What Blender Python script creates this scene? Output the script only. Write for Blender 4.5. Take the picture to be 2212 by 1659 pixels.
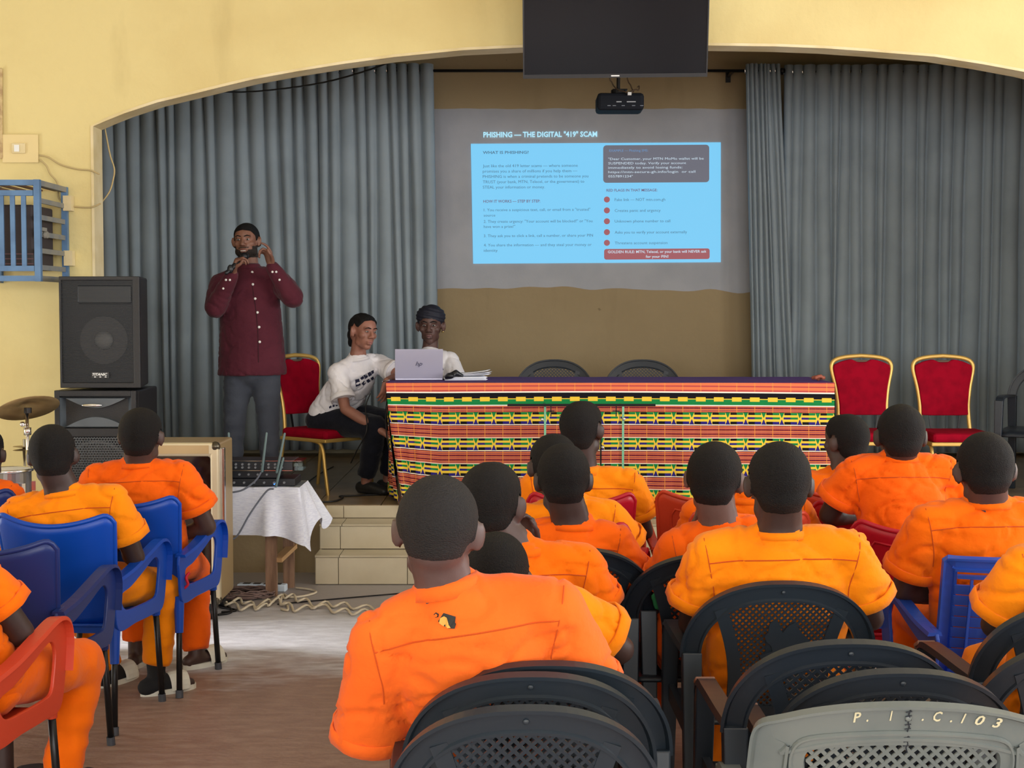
import bpy, bmesh, math, random
import numpy as np
from mathutils import Vector, Matrix, Euler, noise
from mathutils.bvhtree import BVHTree

for o in list(bpy.data.objects):
    bpy.data.objects.remove(o, do_unlink=True)
SC = bpy.context.scene
COL = SC.collection
V = Vector
R = math.radians
random.seed(7)

# ------------------------------------------------------------ camera
FPX, CX, CY, PITCH, CAMZ = 3150.0, 1106.0, 829.5, R(2.94), 1.6
cam_d = bpy.data.cameras.new('camera')
cam_d.sensor_width = 36.0
cam_d.lens = 36.0 * FPX / 2212.0
cam_d.clip_start = 0.05
cam = bpy.data.objects.new('camera', cam_d)
COL.objects.link(cam)
cam.location = (0, 0, CAMZ)
cam.rotation_euler = (math.pi / 2 - PITCH, 0, 0)
SC.camera = cam

# ------------------------------------------------------------ world, daylight, exposure
EXPO = 0.0
SC.view_settings.view_transform = 'Standard'
SC.view_settings.look = 'None'
SC.view_settings.exposure = EXPO
SC.view_settings.gamma = 1.0
SC.view_settings.use_curve_mapping = False
try:
    SC.cycles.max_bounces = 6; SC.cycles.diffuse_bounces = 3; SC.cycles.glossy_bounces = 2; SC.cycles.transmission_bounces = 3; SC.cycles.transparent_max_bounces = 8
    SC.cycles.caustics_reflective = False; SC.cycles.caustics_refractive = False
except AttributeError:
    pass
W = bpy.data.worlds.new('sky')
SC.world = W
W.use_nodes = True
W.node_tree.nodes['Background'].inputs['Color'].default_value = (0.86, 0.93, 1.0, 1)
W.node_tree.nodes['Background'].inputs['Strength'].default_value = 1.0

def area(name, loc, rot, sx, sy, power, col=(1, 1, 1)):
    l = bpy.data.lights.new(name, 'AREA')
    l.shape = 'RECTANGLE'; l.size = sx; l.size_y = sy; l.energy = power; l.color = col
    o = bpy.data.objects.new(name, l); COL.objects.link(o)
    o.location = loc; o.rotation_euler = rot
    return o
# hall: x -5.4..6.4, y -5.2..8.8, z 0..4.7 ; daylight enters through the window and door openings
HX0, HX1, HY0, HZ = -5.4, 6.4, -5.2, 4.7
DAY = (0.97, 0.985, 1.0)
area('daylight_rear_a', (-2.6, HY0 - 0.05, 2.15), (R(-90), 0, math.pi), 2.6, 2.1, 205, DAY)
area('daylight_rear_b', (0.8, HY0 - 0.05, 2.15), (R(-90), 0, math.pi), 2.6, 2.1, 205, DAY)
area('daylight_rear_c', (4.2, HY0 - 0.05, 2.15), (R(-90), 0, math.pi), 2.6, 2.1, 205, DAY)
area('daylight_left_a', (HX0 - 0.05, -2.4, 2.1), (0, R(-90), 0), 2.0, 2.4, 170, DAY)
area('daylight_left_door', (HX0 - 0.05, 6.77, 1.15), (0, R(-90), 0), 2.3, 0.98, 50, DAY)
area('daylight_right_a', (HX1 + 0.05, 0.8, 2.1), (0, R(90), 0), 2.0, 2.4, 160, DAY)
area('daylight_right_b', (HX1 + 0.05, 3.9, 2.1), (0, R(90), 0), 2.0, 2.4, 160, DAY)
area('daylight_right_c', (HX1 + 0.05, 6.9, 2.1), (0, R(90), 0), 2.0, 2.0, 120, DAY)
# hazy low sun entering through the side door
sun_d = bpy.data.lights.new('hazy_sun', 'SUN'); sun_d.energy = 5.5; sun_d.angle = R(7); sun_d.color = (1.0, 0.98, 0.97)
sun = bpy.data.objects.new('hazy_sun', sun_d); COL.objects.link(sun)
sun.rotation_euler = V((0.905, 0.0, -0.42)).to_track_quat('-Z', 'Y').to_euler()

# ------------------------------------------------------------ geometry helpers
FWD = V((0, math.cos(PITCH), -math.sin(PITCH)))
UPV = V((0, math.sin(PITCH), math.cos(PITCH)))
def P(px, py, Y):
    """world point at depth Y seen at photo pixel (px, py)"""
    d = V((1, 0, 0)) * ((px - CX) / FPX) + FWD + UPV * (-(py - CY) / FPX)
    k = Y / d.y
    return V((d.x * k, Y, CAMZ + d.z * k))

def link(o, parent=None):
    COL.objects.link(o)
    if parent is not None:
        o.parent = parent
    return o
def tag(o, label=None, cat=None, group=None, kind=None):
    if label: o['label'] = label
    if cat: o['category'] = cat
    if group: o['group'] = group
    if kind: o['kind'] = kind
    return o
def obj(name, bm, m, parent=None, smooth=False, bevel=0.0, angle=None):
    if isinstance(bm, bmesh.types.BMesh):
        me = bpy.data.meshes.new(name)
        bmesh.ops.recalc_face_normals(bm, faces=bm.faces[:])
        bm.to_mesh(me); bm.free()
    else:
        me = bm
        me.name = name
    if m is not None:
        ml = m if isinstance(m, (list, tuple)) else [m]
        me.materials.clear()
        for x in ml: me.materials.append(x)
    if smooth:
        me.polygons.foreach_set('use_smooth', [True] * len(me.polygons))
    o = bpy.data.objects.new(name, me)
    link(o, parent)
    if bevel > 0:
        b = o.modifiers.new('bevel', 'BEVEL'); b.width = bevel; b.segments = 2
        b.limit_method = 'ANGLE'; b.angle_limit = R(40)
    return o
def thing(name, label, cat, loc=(0, 0, 0), rz=0.0, group=None):
    o = bpy.data.objects.new(name, None); COL.objects.link(o)
    o.empty_display_size = 0.1
    o.location = loc; o.rotation_euler = (0, 0, rz)
    return tag(o, label, cat, group)
def copy_tree(o, parent=None):
    c = o.copy(); COL.objects.link(c)
    c.parent = parent
    for ch in list(o.children):
        copy_tree(ch, c)
    return c

def BM(): return bmesh.new()
def box(bm, c, s, M=None):
    m = Matrix.Translation(V(c)) @ (M if M is not None else Matrix.Identity(4)) @ Matrix.Diagonal((s[0], s[1], s[2], 1))
    bmesh.ops.create_cube(bm, size=1.0, matrix=m)
    return bm
def box2(bm, a, b):
    a = V(a); b = V(b)
    return box(bm, (a + b) / 2, (abs(b.x - a.x), abs(b.y - a.y), abs(b.z - a.z)))
def bar(bm, a, b, w, h, up=(0, 0, 1)):
    """rectangular bar from a to b, w across, h along up"""
    a = V(a); b = V(b); t = (b - a)
    L = t.length
    if L < 1e-6: return bm
    t.normalize(); u = V(up)
    u = u - t * u.dot(t)
    if u.length < 1e-4: u = V((1, 0, 0)) - t * t.x
    u.normalize(); s = t.cross(u)
    M = Matrix((s, t, u)).transposed().to_4x4()
    return box(bm, (a + b) / 2, (w, L, h), M)
def sphere_m(bm, m, u=16, v=10):
    top = bm.verts.new(m @ V((0, 0, 1))); bot = bm.verts.new(m @ V((0, 0, -1))); rings = []
    for j in range(1, v):
        th = math.pi * j / v; z, r = math.cos(th), math.sin(th)
        rings.append([bm.verts.new(m @ V((r * math.cos(2 * math.pi * i / u), r * math.sin(2 * math.pi * i / u), z))) for i in range(u)])
    for i in range(u):
        k = (i + 1) % u
        bm.faces.new((top, rings[0][i], rings[0][k])); bm.faces.new((bot, rings[-1][k], rings[-1][i]))
        for A, B in zip(rings[:-1], rings[1:]): bm.faces.new((A[i], B[i], B[k], A[k]))
    return bm
def sphere(bm, c, r, M=None, u=16, v=10):
    if not hasattr(r, '__len__'): r = (r, r, r)
    return sphere_m(bm, Matrix.Translation(V(c)) @ (M if M is not None else Matrix.Identity(4)) @ Matrix.Diagonal((r[0], r[1], r[2], 1)), u, v)
def displace(me, fn):
    """push every vertex along its normal by fn(co)"""
    n = len(me.vertices); co = np.empty(n * 3); nn = np.empty(n * 3)
    me.vertices.foreach_get('co', co); me.vertices.foreach_get('normal', nn)
    co = co.reshape(-1, 3); nn = nn.reshape(-1, 3)
    d = np.array([fn(p) for p in co])
    me.vertices.foreach_set('co', (co + nn * d[:, None]).ravel()); me.update()
def cyl(bm, a, b, r1, r2=None, seg=16, caps=True):
    a = V(a); b = V(b); r2 = r1 if r2 is None else r2
    t = b - a
    q = t.to_track_quat('Z', 'Y').to_matrix().to_4x4()
    bmesh.ops.create_cone(bm, cap_ends=caps, segments=seg, radius1=r1, radius2=r2, depth=t.length,
                          matrix=Matrix.Translation((a + b) / 2) @ q)
    return bm
def tube(bm, pts, rads, ref=None, seg=12, cap=3, closed=False):
    """tapered tube through pts; a radius may be (ra, rb): ra along ref. Rounded ends."""
    pts = [V(p) for p in pts]
    n = len(pts)
    if not hasattr(rads, '__len__'): rads = [rads] * n
    rr = [(r, r) if not hasattr(r, '__len__') else r for r in rads]
    rings = []
    a_prev = None
    def tang(i):
        if closed: return (pts[(i + 1) % n] - pts[i - 1]).normalized()
        if i == 0: return (pts[1] - pts[0]).normalized()
        if i == n - 1: return (pts[-1] - pts[-2]).normalized()
        return ((pts[i + 1] - pts[i]).normalized() + (pts[i] - pts[i - 1]).normalized()).normalized()
    stations = []
    for i in range(n):
        t = tang(i)
        h = V(ref) if ref is not None else a_prev
        if h is None:
            h = V((0, 0, 1)) if abs(t.z) < 0.9 else V((1, 0, 0))
        a = h - t * h.dot(t)
        if a.length < 1e-5:
            a = V((1, 0, 0)) - t * t.x
            if a.length < 1e-5: a = V((0, 1, 0))
        a.normalize(); a_prev = a
        stations.append((pts[i], t, a, t.cross(a), rr[i]))
    def ring(c, a, b, ra, rb):
        return [bm.verts.new(c + a * (ra * math.cos(2 * math.pi * k / seg)) + b * (rb * math.sin(2 * math.pi * k / seg))) for k in range(seg)]
    if cap and not closed:
        p, t, a, b, (ra, rb) = stations[0]
        m = min(ra, rb)
        for k in range(cap):
            th = math.pi / 2 * (1 - (k + 0.3) / cap)
            rings.append(ring(p - t * (m * math.sin(th)), a, b, ra * math.cos(th), rb * math.cos(th)))
    for p, t, a, b, (ra, rb) in stations:
        rings.append(ring(p, a, b, ra, rb))
    if cap and not closed:
        p, t, a, b, (ra, rb) = stations[-1]
        m = min(ra, rb)
        for k in range(cap):
            th = math.pi / 2 * ((k + 1 - 0.3) / cap)
            rings.append(ring(p + t * (m * math.sin(th)), a, b, ra * math.cos(th), rb * math.cos(th)))
    m = len(rings)
    for i in range(m if closed else m - 1):
        A, B = rings[i], rings[(i + 1) % m]
        for k in range(seg):
            bm.faces.new((A[k], A[(k + 1) % seg], B[(k + 1) % seg], B[k]))
    if not closed:
        bm.faces.new(rings[0][::-1]); bm.faces.new(rings[-1])
    return bm
def sweep(bm, pts, nrm, sec, closed_path=False, flip=1.0):
    """sweep closed section sec [(s, n)] along pts; s runs along nrm x tangent side, n along normal nrm(i)"""
    pts = [V(p) for p in pts]; n = len(pts)
    rings = []
    for i in range(n):
        if closed_path: t = (pts[(i + 1) % n] - pts[i - 1])
        else: t = pts[min(i + 1, n - 1)] - pts[max(i - 1, 0)]
        t.normalize()
        nn = V(nrm(i) if callable(nrm) else nrm); nn = (nn - t * nn.dot(t)).normalized()
        s = nn.cross(t) * flip
        rings.append([bm.verts.new(pts[i] + s * q[0] + nn * q[1]) for q in sec])
    k = len(sec)
    for i in range(n if closed_path else n - 1):
        A, B = rings[i], rings[(i + 1) % n]
        for j in range(k):
            bm.faces.new((A[j], A[(j + 1) % k], B[(j + 1) % k], B[j]))
    if not closed_path:
        bm.faces.new(rings[0][::-1]); bm.faces.new(rings[-1])
    return bm
def poly_prism(bm, pts, thick):
    """pts: list of 3d points (planar outline), thick: Vector extrusion"""
    A = [bm.verts.new(V(p)) for p in pts]
    B = [bm.verts.new(V(p) + V(thick)) for p in pts]
    n = len(pts)
    bm.faces.new(A[::-1]); bm.faces.new(B)
    for i in range(n):
        bm.faces.new((A[i], A[(i + 1) % n], B[(i + 1) % n], B[i]))
    return bm
def ring_prism(bm, outer, inner, thick):
    T = V(thick); n = len(outer)
    L = [[bm.verts.new(V(p)) for p in outer], [bm.verts.new(V(p)) for p in inner],
         [bm.verts.new(V(p) + T) for p in inner], [bm.verts.new(V(p) + T) for p in outer]]
    for a in range(4):
        A, B = L[a], L[(a + 1) % 4]
        for i in range(n):
            bm.faces.new((A[i], A[(i + 1) % n], B[(i + 1) % n], B[i]))
    return bm
def grid(bm, fn, nu, nv, uvfn=None):
    """surface fn(a, b) with a, b in 0..1"""
    vs = [[bm.verts.new(V(fn(i / nu, j / nv))) for i in range(nu + 1)] for j in range(nv + 1)]
    uvl = bm.loops.layers.uv.verify() if uvfn else None
    for j in range(nv):
        for i in range(nu):
            f = bm.faces.new((vs[j][i], vs[j][i + 1], vs[j + 1][i + 1], vs[j + 1][i]))
            f.smooth = True
            if uvfn:
                for l, (a, b) in zip(f.loops, ((i, j), (i + 1, j), (i + 1, j + 1), (i, j + 1))):
                    l[uvl].uv = uvfn(a / nu, b / nv)
    return bm
def spline(pts, n=8):
    pts = [V(p) for p in pts]; out = []
    for i in range(len(pts) - 1):
        p0 = pts[max(i - 1, 0)]; p1 = pts[i]; p2 = pts[i + 1]; p3 = pts[min(i + 2, len(pts) - 1)]
        for k in range(n):
            t = k / n
            out.append(0.5 * ((2 * p1) + (p2 - p0) * t + (2 * p0 - 5 * p1 + 4 * p2 - p3) * t * t + (3 * p1 - p0 - 3 * p2 + p3) * t ** 3))
    out.append(pts[-1])
    return out
def solid(o, t, off=-1.0):
    m = o.modifiers.new('thickness', 'SOLIDIFY'); m.thickness = t; m.offset = off
    return o

TMP = bpy.data.scenes.new('fuse_workspace')
def fuse(bm, voxel, it=4, fac=0.5):
    """union of overlapping closed shapes into one continuous smooth mesh"""
    bmesh.ops.recalc_face_normals(bm, faces=bm.faces[:])
    me = bpy.data.meshes.new('tmp'); bm.to_mesh(me); bm.free()
    ob = bpy.data.objects.new('tmp', me); TMP.collection.objects.link(ob)
    m = ob.modifiers.new('r', 'REMESH'); m.mode = 'VOXEL'; m.voxel_size = voxel; m.use_smooth_shade = True
    if it:
        s = ob.modifiers.new('s', 'SMOOTH'); s.iterations = it; s.factor = fac
    vl = TMP.view_layers[0]; vl.update()
    out = bpy.data.meshes.new_from_object(ob.evaluated_get(vl.depsgraph))
    bpy.data.objects.remove(ob, do_unlink=True); bpy.data.meshes.remove(me)
    out.polygons.foreach_set('use_smooth', [True] * len(out.polygons))
    return out
def text_mesh(s, width, height, bold=0.0, shear=0.0, depth=0.0):
    """mesh of a line of writing fitted to width x cap height, in the xy plane, baseline at y = 0"""
    cu = bpy.data.curves.new('t', 'FONT'); cu.body = s; cu.size = 1.0; cu.offset = bold; cu.shear = shear
    cu.extrude = 0.0; cu.resolution_u = 2
    ob = bpy.data.objects.new('t', cu); TMP.collection.objects.link(ob)
    vl = TMP.view_layers[0]; vl.update()
    me = bpy.data.meshes.new_from_object(ob.evaluated_get(vl.depsgraph))
    bpy.data.objects.remove(ob, do_unlink=True); bpy.data.curves.remove(cu)
    n = len(me.vertices); co = np.empty(n * 3, 'f'); me.vertices.foreach_get('co', co); co = co.reshape(-1, 3)
    x0, x1 = co[:, 0].min(), co[:, 0].max()
    co[:, 0] = (co[:, 0] - x0) * (width / max(x1 - x0, 1e-6))
    co[:, 1] *= height / 0.70
    me.vertices.foreach_set('co', co.ravel())
    return me

# ------------------------------------------------------------ materials
def srgb(r, g, b):
    f = lambda c: (c / 255 / 12.92) if c / 255 <= 0.04045 else ((c / 255 + 0.055) / 1.055) ** 2.4
    return (f(r), f(g), f(b))
MATS = {}
def mat(name, col, rough=0.6, metal=0.0, col2=None, nscale=6.0, nlo=0.4, nhi=0.65, bump=0.0, bscale=60.0,
        stretch=(1, 1, 1), coat=0.0, emis=None, estr=0.0, spec=0.5, sheen=0.0, coords='Object', alpha=1.0, trans=0.0, ior=1.45):
    if name in MATS: return MATS[name]
    m = bpy.data.materials.new(name); m.use_nodes = True; MATS[name] = m
    nt = m.node_tree; b = nt.nodes['Principled BSDF']
    b.inputs['Base Color'].default_value = (*col, 1)
    b.inputs['Roughness'].default_value = rough
    b.inputs['Metallic'].default_value = metal
    b.inputs['Specular IOR Level'].default_value = spec
    b.inputs['IOR'].default_value = ior
    if coat: b.inputs['Coat Weight'].default_value = coat
    if sheen: b.inputs['Sheen Weight'].default_value = sheen
    if trans: b.inputs['Transmission Weight'].default_value = trans
    if emis is not None:
        b.inputs['Emission Color'].default_value = (*emis, 1); b.inputs['Emission Strength'].default_value = estr
    if col2 is not None or bump:
        tc = nt.nodes.new('ShaderNodeTexCoord'); mp = nt.nodes.new('ShaderNodeMapping')
        mp.inputs['Scale'].default_value = stretch
        nt.links.new(tc.outputs[coords], mp.inputs['Vector'])
    if col2 is not None:
        n = nt.nodes.new('ShaderNodeTexNoise'); n.inputs['Scale'].default_value = nscale; n.inputs['Detail'].default_value = 5
        nt.links.new(mp.outputs[0], n.inputs['Vector'])
        mr = nt.nodes.new('ShaderNodeMapRange'); mr.inputs['From Min'].default_value = nlo; mr.inputs['From Max'].default_value = nhi
        nt.links.new(n.outputs[0], mr.inputs[0])
        mx = nt.nodes.new('ShaderNodeMix'); mx.data_type = 'RGBA'
        mx.inputs[6].default_value = (*col, 1); mx.inputs[7].default_value = (*col2, 1)
        nt.links.new(mr.outputs[0], mx.inputs[0]); nt.links.new(mx.outputs[2], b.inputs['Base Color'])
    if bump:
        n2 = nt.nodes.new('ShaderNodeTexNoise'); n2.inputs['Scale'].default_value = bscale; n2.inputs['Detail'].default_value = 4
        nt.links.new(mp.outputs[0], n2.inputs['Vector'])
        bp = nt.nodes.new('ShaderNodeBump'); bp.inputs['Strength'].default_value = bump; bp.inputs['Distance'].default_value = 0.01
        nt.links.new(n2.outputs[0], bp.inputs['Height']); nt.links.new(bp.outputs[0], b.inputs['Normal'])
    return m

class X:
    """tiny arithmetic on shader node sockets"""
    def __init__(s, nt, sock): s.nt = nt; s.k = sock
    def op(s, o, *args, clamp=False):
        n = s.nt.nodes.new('ShaderNodeMath'); n.operation = o; n.use_clamp = clamp
        for i, a in enumerate((s,) + args):
            if isinstance(a, X): s.nt.links.new(a.k, n.inputs[i])
            else: n.inputs[i].default_value = a
        return X(s.nt, n.outputs[0])
    def __add__(s, a): return s.op('ADD', a)
    def __sub__(s, a): return s.op('SUBTRACT', a)
    def __mul__(s, a): return s.op('MULTIPLY', a)
    def lt(s, a): return s.op('LESS_THAN', a)
    def gt(s, a): return s.op('GREATER_THAN', a)
    def fract(s): return s.op('FRACT')
    def abs(s): return s.op('ABSOLUTE')
    def inv(s): return s.op('MULTIPLY', -1.0).op('ADD', 1.0)
    def between(s, a, b): return s.gt(a) * s.lt(b)
def mixc(nt, fac, a, b):
    n = nt.nodes.new('ShaderNodeMix'); n.data_type = 'RGBA'
    nt.links.new(fac.k, n.inputs[0])
    for v, i in ((a, 6), (b, 7)):
        if isinstance(v, tuple): n.inputs[i].default_value = (*v, 1)
        else: nt.links.new(v, n.inputs[i])
    return n.outputs[2]
# ------------------------------------------------------------ surfaces
C_WALL = srgb(240, 208, 138)
def plaster(name, col, col2, spots=True, rough=0.75):
    m = bpy.data.materials.new(name); m.use_nodes = True; nt = m.node_tree; b = nt.nodes['Principled BSDF']
    b.inputs['Roughness'].default_value = rough
    b.inputs['Specular IOR Level'].default_value = 0.3
    tc = nt.nodes.new('ShaderNodeTexCoord')
    def ns(scale, detail=5, st=None):
        n = nt.nodes.new('ShaderNodeTexNoise'); n.inputs['Scale'].default_value = scale; n.inputs['Detail'].default_value = detail
        if st:
            mp = nt.nodes.new('ShaderNodeMapping'); mp.inputs['Scale'].default_value = st
            nt.links.new(tc.outputs['Object'], mp.inputs[0]); nt.links.new(mp.outputs[0], n.inputs['Vector'])
        else: nt.links.new(tc.outputs['Object'], n.inputs['Vector'])
        return X(nt, n.outputs[0])
    big = ns(0.9, 6, (1, 1, 1.4))
    f = ((big - 0.42) * 3.5).op('MINIMUM', 1.0).op('MAXIMUM', 0.0)
    c = mixc(nt, f, col, col2)
    if spots:
        s = ns(9.0, 3)
        c = mixc(nt, ((s - 0.745) * 20.0).op('MINIMUM', 0.55).op('MAXIMUM', 0.0), c, tuple(x * 0.45 for x in col2))
        st = ns(3.0, 6, (1, 1, 0.25))
        c = mixc(nt, ((st - 0.60) * 3.0).op('MINIMUM', 0.35).op('MAXIMUM', 0.0), c, tuple(x * 0.72 for x in col2))
    nt.links.new(c, b.inputs['Base Color'])
    bp = nt.nodes.new('ShaderNodeBump'); bp.inputs['Strength'].default_value = 0.15; bp.inputs['Distance'].default_value = 0.02
    nt.links.new(ns(22, 6).k, bp.inputs['Height']); nt.links.new(bp.outputs[0], b.inputs['Normal'])
    return m
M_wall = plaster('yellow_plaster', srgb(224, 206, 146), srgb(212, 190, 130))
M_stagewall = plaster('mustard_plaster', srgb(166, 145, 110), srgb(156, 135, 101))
M_cream = mat('cream_edge_paint', srgb(232, 216, 176), 0.7, col2=srgb(215, 195, 145), nscale=4, bump=0.1)
M_panel = mat('pale_grey_painted_panel', srgb(178, 178, 183), 0.7, col2=srgb(168, 169, 175), nscale=3, bump=0.08)
M_ceil = mat('white_ceiling', srgb(225, 222, 212), 0.8)
M_tile = mat('cream_step_tile', srgb(205, 192, 165), 0.35, col2=srgb(190, 176, 148), nscale=3, bump=0.03)
M_grout = mat('grey_grout', srgb(120, 108, 90), 0.9)
M_stagetile = mat('brown_stage_tile', srgb(150, 128, 98), 0.28, col2=srgb(132, 112, 84), nscale=5, bump=0.04)

def floor_mat():
    m = bpy.data.materials.new('worn_painted_cement'); m.use_nodes = True; nt = m.node_tree; b = nt.nodes['Principled BSDF']
    tc = nt.nodes.new('ShaderNodeTexCoord'); sp = nt.nodes.new('ShaderNodeSeparateXYZ'); nt.links.new(tc.outputs['Object'], sp.inputs[0])
    def ns(scale, detail, st):
        mp = nt.nodes.new('ShaderNodeMapping'); mp.inputs['Scale'].default_value = st
        n = nt.nodes.new('ShaderNodeTexNoise'); n.inputs['Scale'].default_value = scale; n.inputs['Detail'].default_value = detail
        nt.links.new(tc.outputs['Object'], mp.inputs[0]); nt.links.new(mp.outputs[0], n.inputs['Vector'])
        return X(nt, n.outputs[0])
    y = X(nt, sp.outputs[1])
    worn = ns(1.6, 8, (1, 2.2, 1))
    fine = ns(9, 6, (1, 3, 1))
    # old red-brown floor paint near the seats, worn through to cement towards the stage
    f = ((y - 6.2) * 2.0 + (worn - 0.5) * 2.6 + (fine - 0.5) * 0.7).op('MINIMUM', 1.0).op('MAXIMUM', 0.0)
    red = mixc(nt, ((fine - 0.38) * 3.0).op('MINIMUM', 1.0).op('MAXIMUM', 0.0), srgb(148, 118, 104), srgb(170, 142, 127))
    cem = mixc(nt, ((fine - 0.35) * 3.0).op('MINIMUM', 1.0).op('MAXIMUM', 0.0), srgb(190, 190, 198), srgb(214, 215, 224))
    c = mixc(nt, f, red, cem)
    # bare cement strip, darker and browner right by the stage
    g = ((y - 7.55) * 2.5 + (worn - 0.5) * 1.5).op('MINIMUM', 0.75).op('MAXIMUM', 0.0)
    c = mixc(nt, g, c, srgb(140, 128, 120))
    nt.links.new(c, b.inputs['Base Color'])
    nt.links.new(((fine * 0.3) + 0.30).k, b.inputs['Roughness'])
    bp = nt.nodes.new('ShaderNodeBump'); bp.inputs['Strength'].default_value = 0.25; bp.inputs['Distance'].default_value = 0.01
    nt.links.new(ns(30, 6, (1, 2, 1)).k, bp.inputs['Height']); nt.links.new(bp.outputs[0], b.inputs['Normal'])
    return m
M_floor = floor_mat()

# ------------------------------------------------------------ the hall shell
WY0, WY1 = 8.80, 8.98          # proscenium wall
SZ = 0.406                      # stage floor height
SB = 12.10                      # stage back wall
def struct(name, bm, m, **k):
    return tag(obj(name, bm, m, **k), kind='structure')
bm = BM(); box2(bm, (HX0 - .2, HY0 - .2, -0.10), (HX1 + .2, SB + .2, 0)); struct('floor', bm, M_floor)
bm = BM(); box2(bm, (HX0 - .2, HY0 - .2, HZ), (HX1 + .2, SB + .2, HZ + .1)); struct('ceiling', bm, M_ceil)

def wall_open(name, axis, pos, lo, hi, opens, m):
    """wall slab with rectangular openings [(a0, a1, z0, z1)]"""
    bm = BM(); th = 0.2; sgn = -1 if pos < 0 else 1
    def slab(a0, a1, z0, z1):
        if a1 - a0 < 1e-4 or z1 - z0 < 1e-4: return
        if axis == 'x': box2(bm, (pos, a0, z0), (pos + sgn * th, a1, z1))
        else: box2(bm, (a0, pos, z0), (a1, pos - th, z1))
    cur = lo
    for a0, a1, z0, z1 in sorted(opens):
        slab(cur, a0, 0, HZ); slab(a0, a1, 0, z0); slab(a0, a1, z1, HZ); cur = a1
    slab(cur, hi, 0, HZ)
    return struct(name, bm, m)
wall_open('wall_left', 'x', HX0, HY0, WY0, [(-3.6, -1.2, 1.1, 3.1), (6.28, 7.26, 0.0, 2.3)], M_wall)
wall_open('wall_right', 'x', HX1, HY0, WY0, [(-.4, 2.0, 1.1, 3.1), (2.7, 5.1, 1.1, 3.1), (5.9, 7.9, 1.1, 3.1)], M_wall)
wall_open('wall_rear', 'y', HY0, HX0, HX1, [(-3.9, -1.3, 1.1, 3.2), (-.5, 2.1, 1.1, 3.2), (2.9, 5.5, 1.1, 3.2)], M_wall)

ARCH_PX = [(200, 273), (230, 259), (270, 243), (340, 220), (411, 203), (480, 186), (547, 170), (640, 153), (740, 137), (850, 122), (1000, 107),
           (1130, 101), (1330, 96), (1530, 97), (1675, 99), (1780, 103), (1881, 110), (2018, 121), (2120, 137), (2212, 154), (2300, 175), (2390, 202), (2470, 236), (2520, 268)]
ARCH = [P(x, y, WY0) for x, y in ARCH_PX]
AX0, AX1 = ARCH[0].x, ARCH[-1].x
bm = BM()
def wquad(x0, z0, x1, z1):
    for y in (WY0, WY1):
        bm.faces.new([bm.verts.new(p) for p in ((x0, y, z0), (x1, y, z0), (x1, y, z1), (x0, y, z1))])
wquad(HX0, 0, AX0, HZ); wquad(AX1, 0, HX1, HZ)
for a, b in zip(ARCH[:-1], ARCH[1:]):
    for y in (WY0, WY1):
        bm.faces.new([bm.verts.new(p) for p in ((a.x, y, a.z), (b.x, y, b.z), (b.x, y, HZ), (a.x, y, HZ))])
struct('wall_front', bm, M_wall)
# reveal of the arch: pale edge, standing 4 mm proud of the wall face
bm = BM()
path = [V((AX0, 0, SZ))] + [V((p.x, 0, p.z)) for p in ARCH] + [V((AX1, 0, SZ))]
sec_rings = []
for i, p in enumerate(path):
    t = (path[min(i + 1, len(path) - 1)] - path[max(i - 1, 0)]).normalized()
    nn = V((-t.z, 0, t.x))      # away from opening
    sec_rings.append([bm.verts.new(p + nn * 0.012 + V((0, WY0 - .004, 0))), bm.verts.new(p - nn * 0.004 + V((0, WY0 - .004, 0))),
                      bm.verts.new(p - nn * 0.004 + V((0, WY1 + .004, 0))), bm.verts.new(p + nn * 0.012 + V((0, WY1 + .004, 0)))])
for A, B in zip(sec_rings[:-1], sec_rings[1:]):
    for j in range(4):
        bm.faces.new((A[j], A[(j + 1) % 4], B[(j + 1) % 4], B[j]))
struct('trim_1', bm, M_cream)

# stage box
SX0, SX1 = -3.6, 5.0
bm = BM(); box2(bm, (SX0, WY0 + .06, 0.0), (SX1, SB, SZ - .012)); st = struct('floor_stage', bm, M_grout)
def shared_tiles(parent, specs, m, name='tile', th=0.012, gap=0.004):
    """specs: (centre, (sx, sy, sz)); alike sizes share mesh data"""
    cache = {}
    for c, s in specs:
        key = tuple(round(x, 4) for x in s)
        if key not in cache:
            b2 = BM(); box(b2, (0, 0, 0), s); me = bpy.data.meshes.new(name)
            bmesh.ops.recalc_face_normals(b2, faces=b2.faces[:])
            bmesh.ops.bevel(b2, geom=b2.edges[:], offset=0.0015, segments=1, affect='EDGES')
            b2.to_mesh(me); b2.free(); me.materials.append(m); cache[key] = me
        o = bpy.data.objects.new(name, cache[key]); link(o, parent); o.location = c
specs = []
TW = 0.40
nx = int((SX1 - SX0) / TW); ny = int((SB - 8.86) / TW)
for j in range(ny + 1):
    y0 = 8.853 + j * TW; y1 = min(y0 + TW, SB)
    for i in range(nx + 1):
        x0 = SX0 + i * TW; x1 = min(x0 + TW, SX1)
        if x1 - x0 > .02 and y1 - y0 > .02 and -3.2 < x1 and x0 < 4.6:
            specs.append((((x0 + x1) / 2, (y0 + y1) / 2, SZ - .006), (x1 - x0 - .004, y1 - y0 - .004, .012)))
shared_tiles(st, specs, M_stagetile)
XS0, XS1 = P(681, 1240, 8.40).x, 1.75
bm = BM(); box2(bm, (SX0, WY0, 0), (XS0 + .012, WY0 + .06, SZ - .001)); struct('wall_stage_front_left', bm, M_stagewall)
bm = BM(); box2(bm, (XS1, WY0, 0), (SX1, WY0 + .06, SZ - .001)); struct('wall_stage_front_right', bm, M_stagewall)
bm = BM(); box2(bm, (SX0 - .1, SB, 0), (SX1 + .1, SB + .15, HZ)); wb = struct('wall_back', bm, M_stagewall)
bm = BM(); box2(bm, (SX0 - .1, WY1, 0), (SX0, SB, HZ)); struct('wall_stage_left', bm, M_stagewall)
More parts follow.
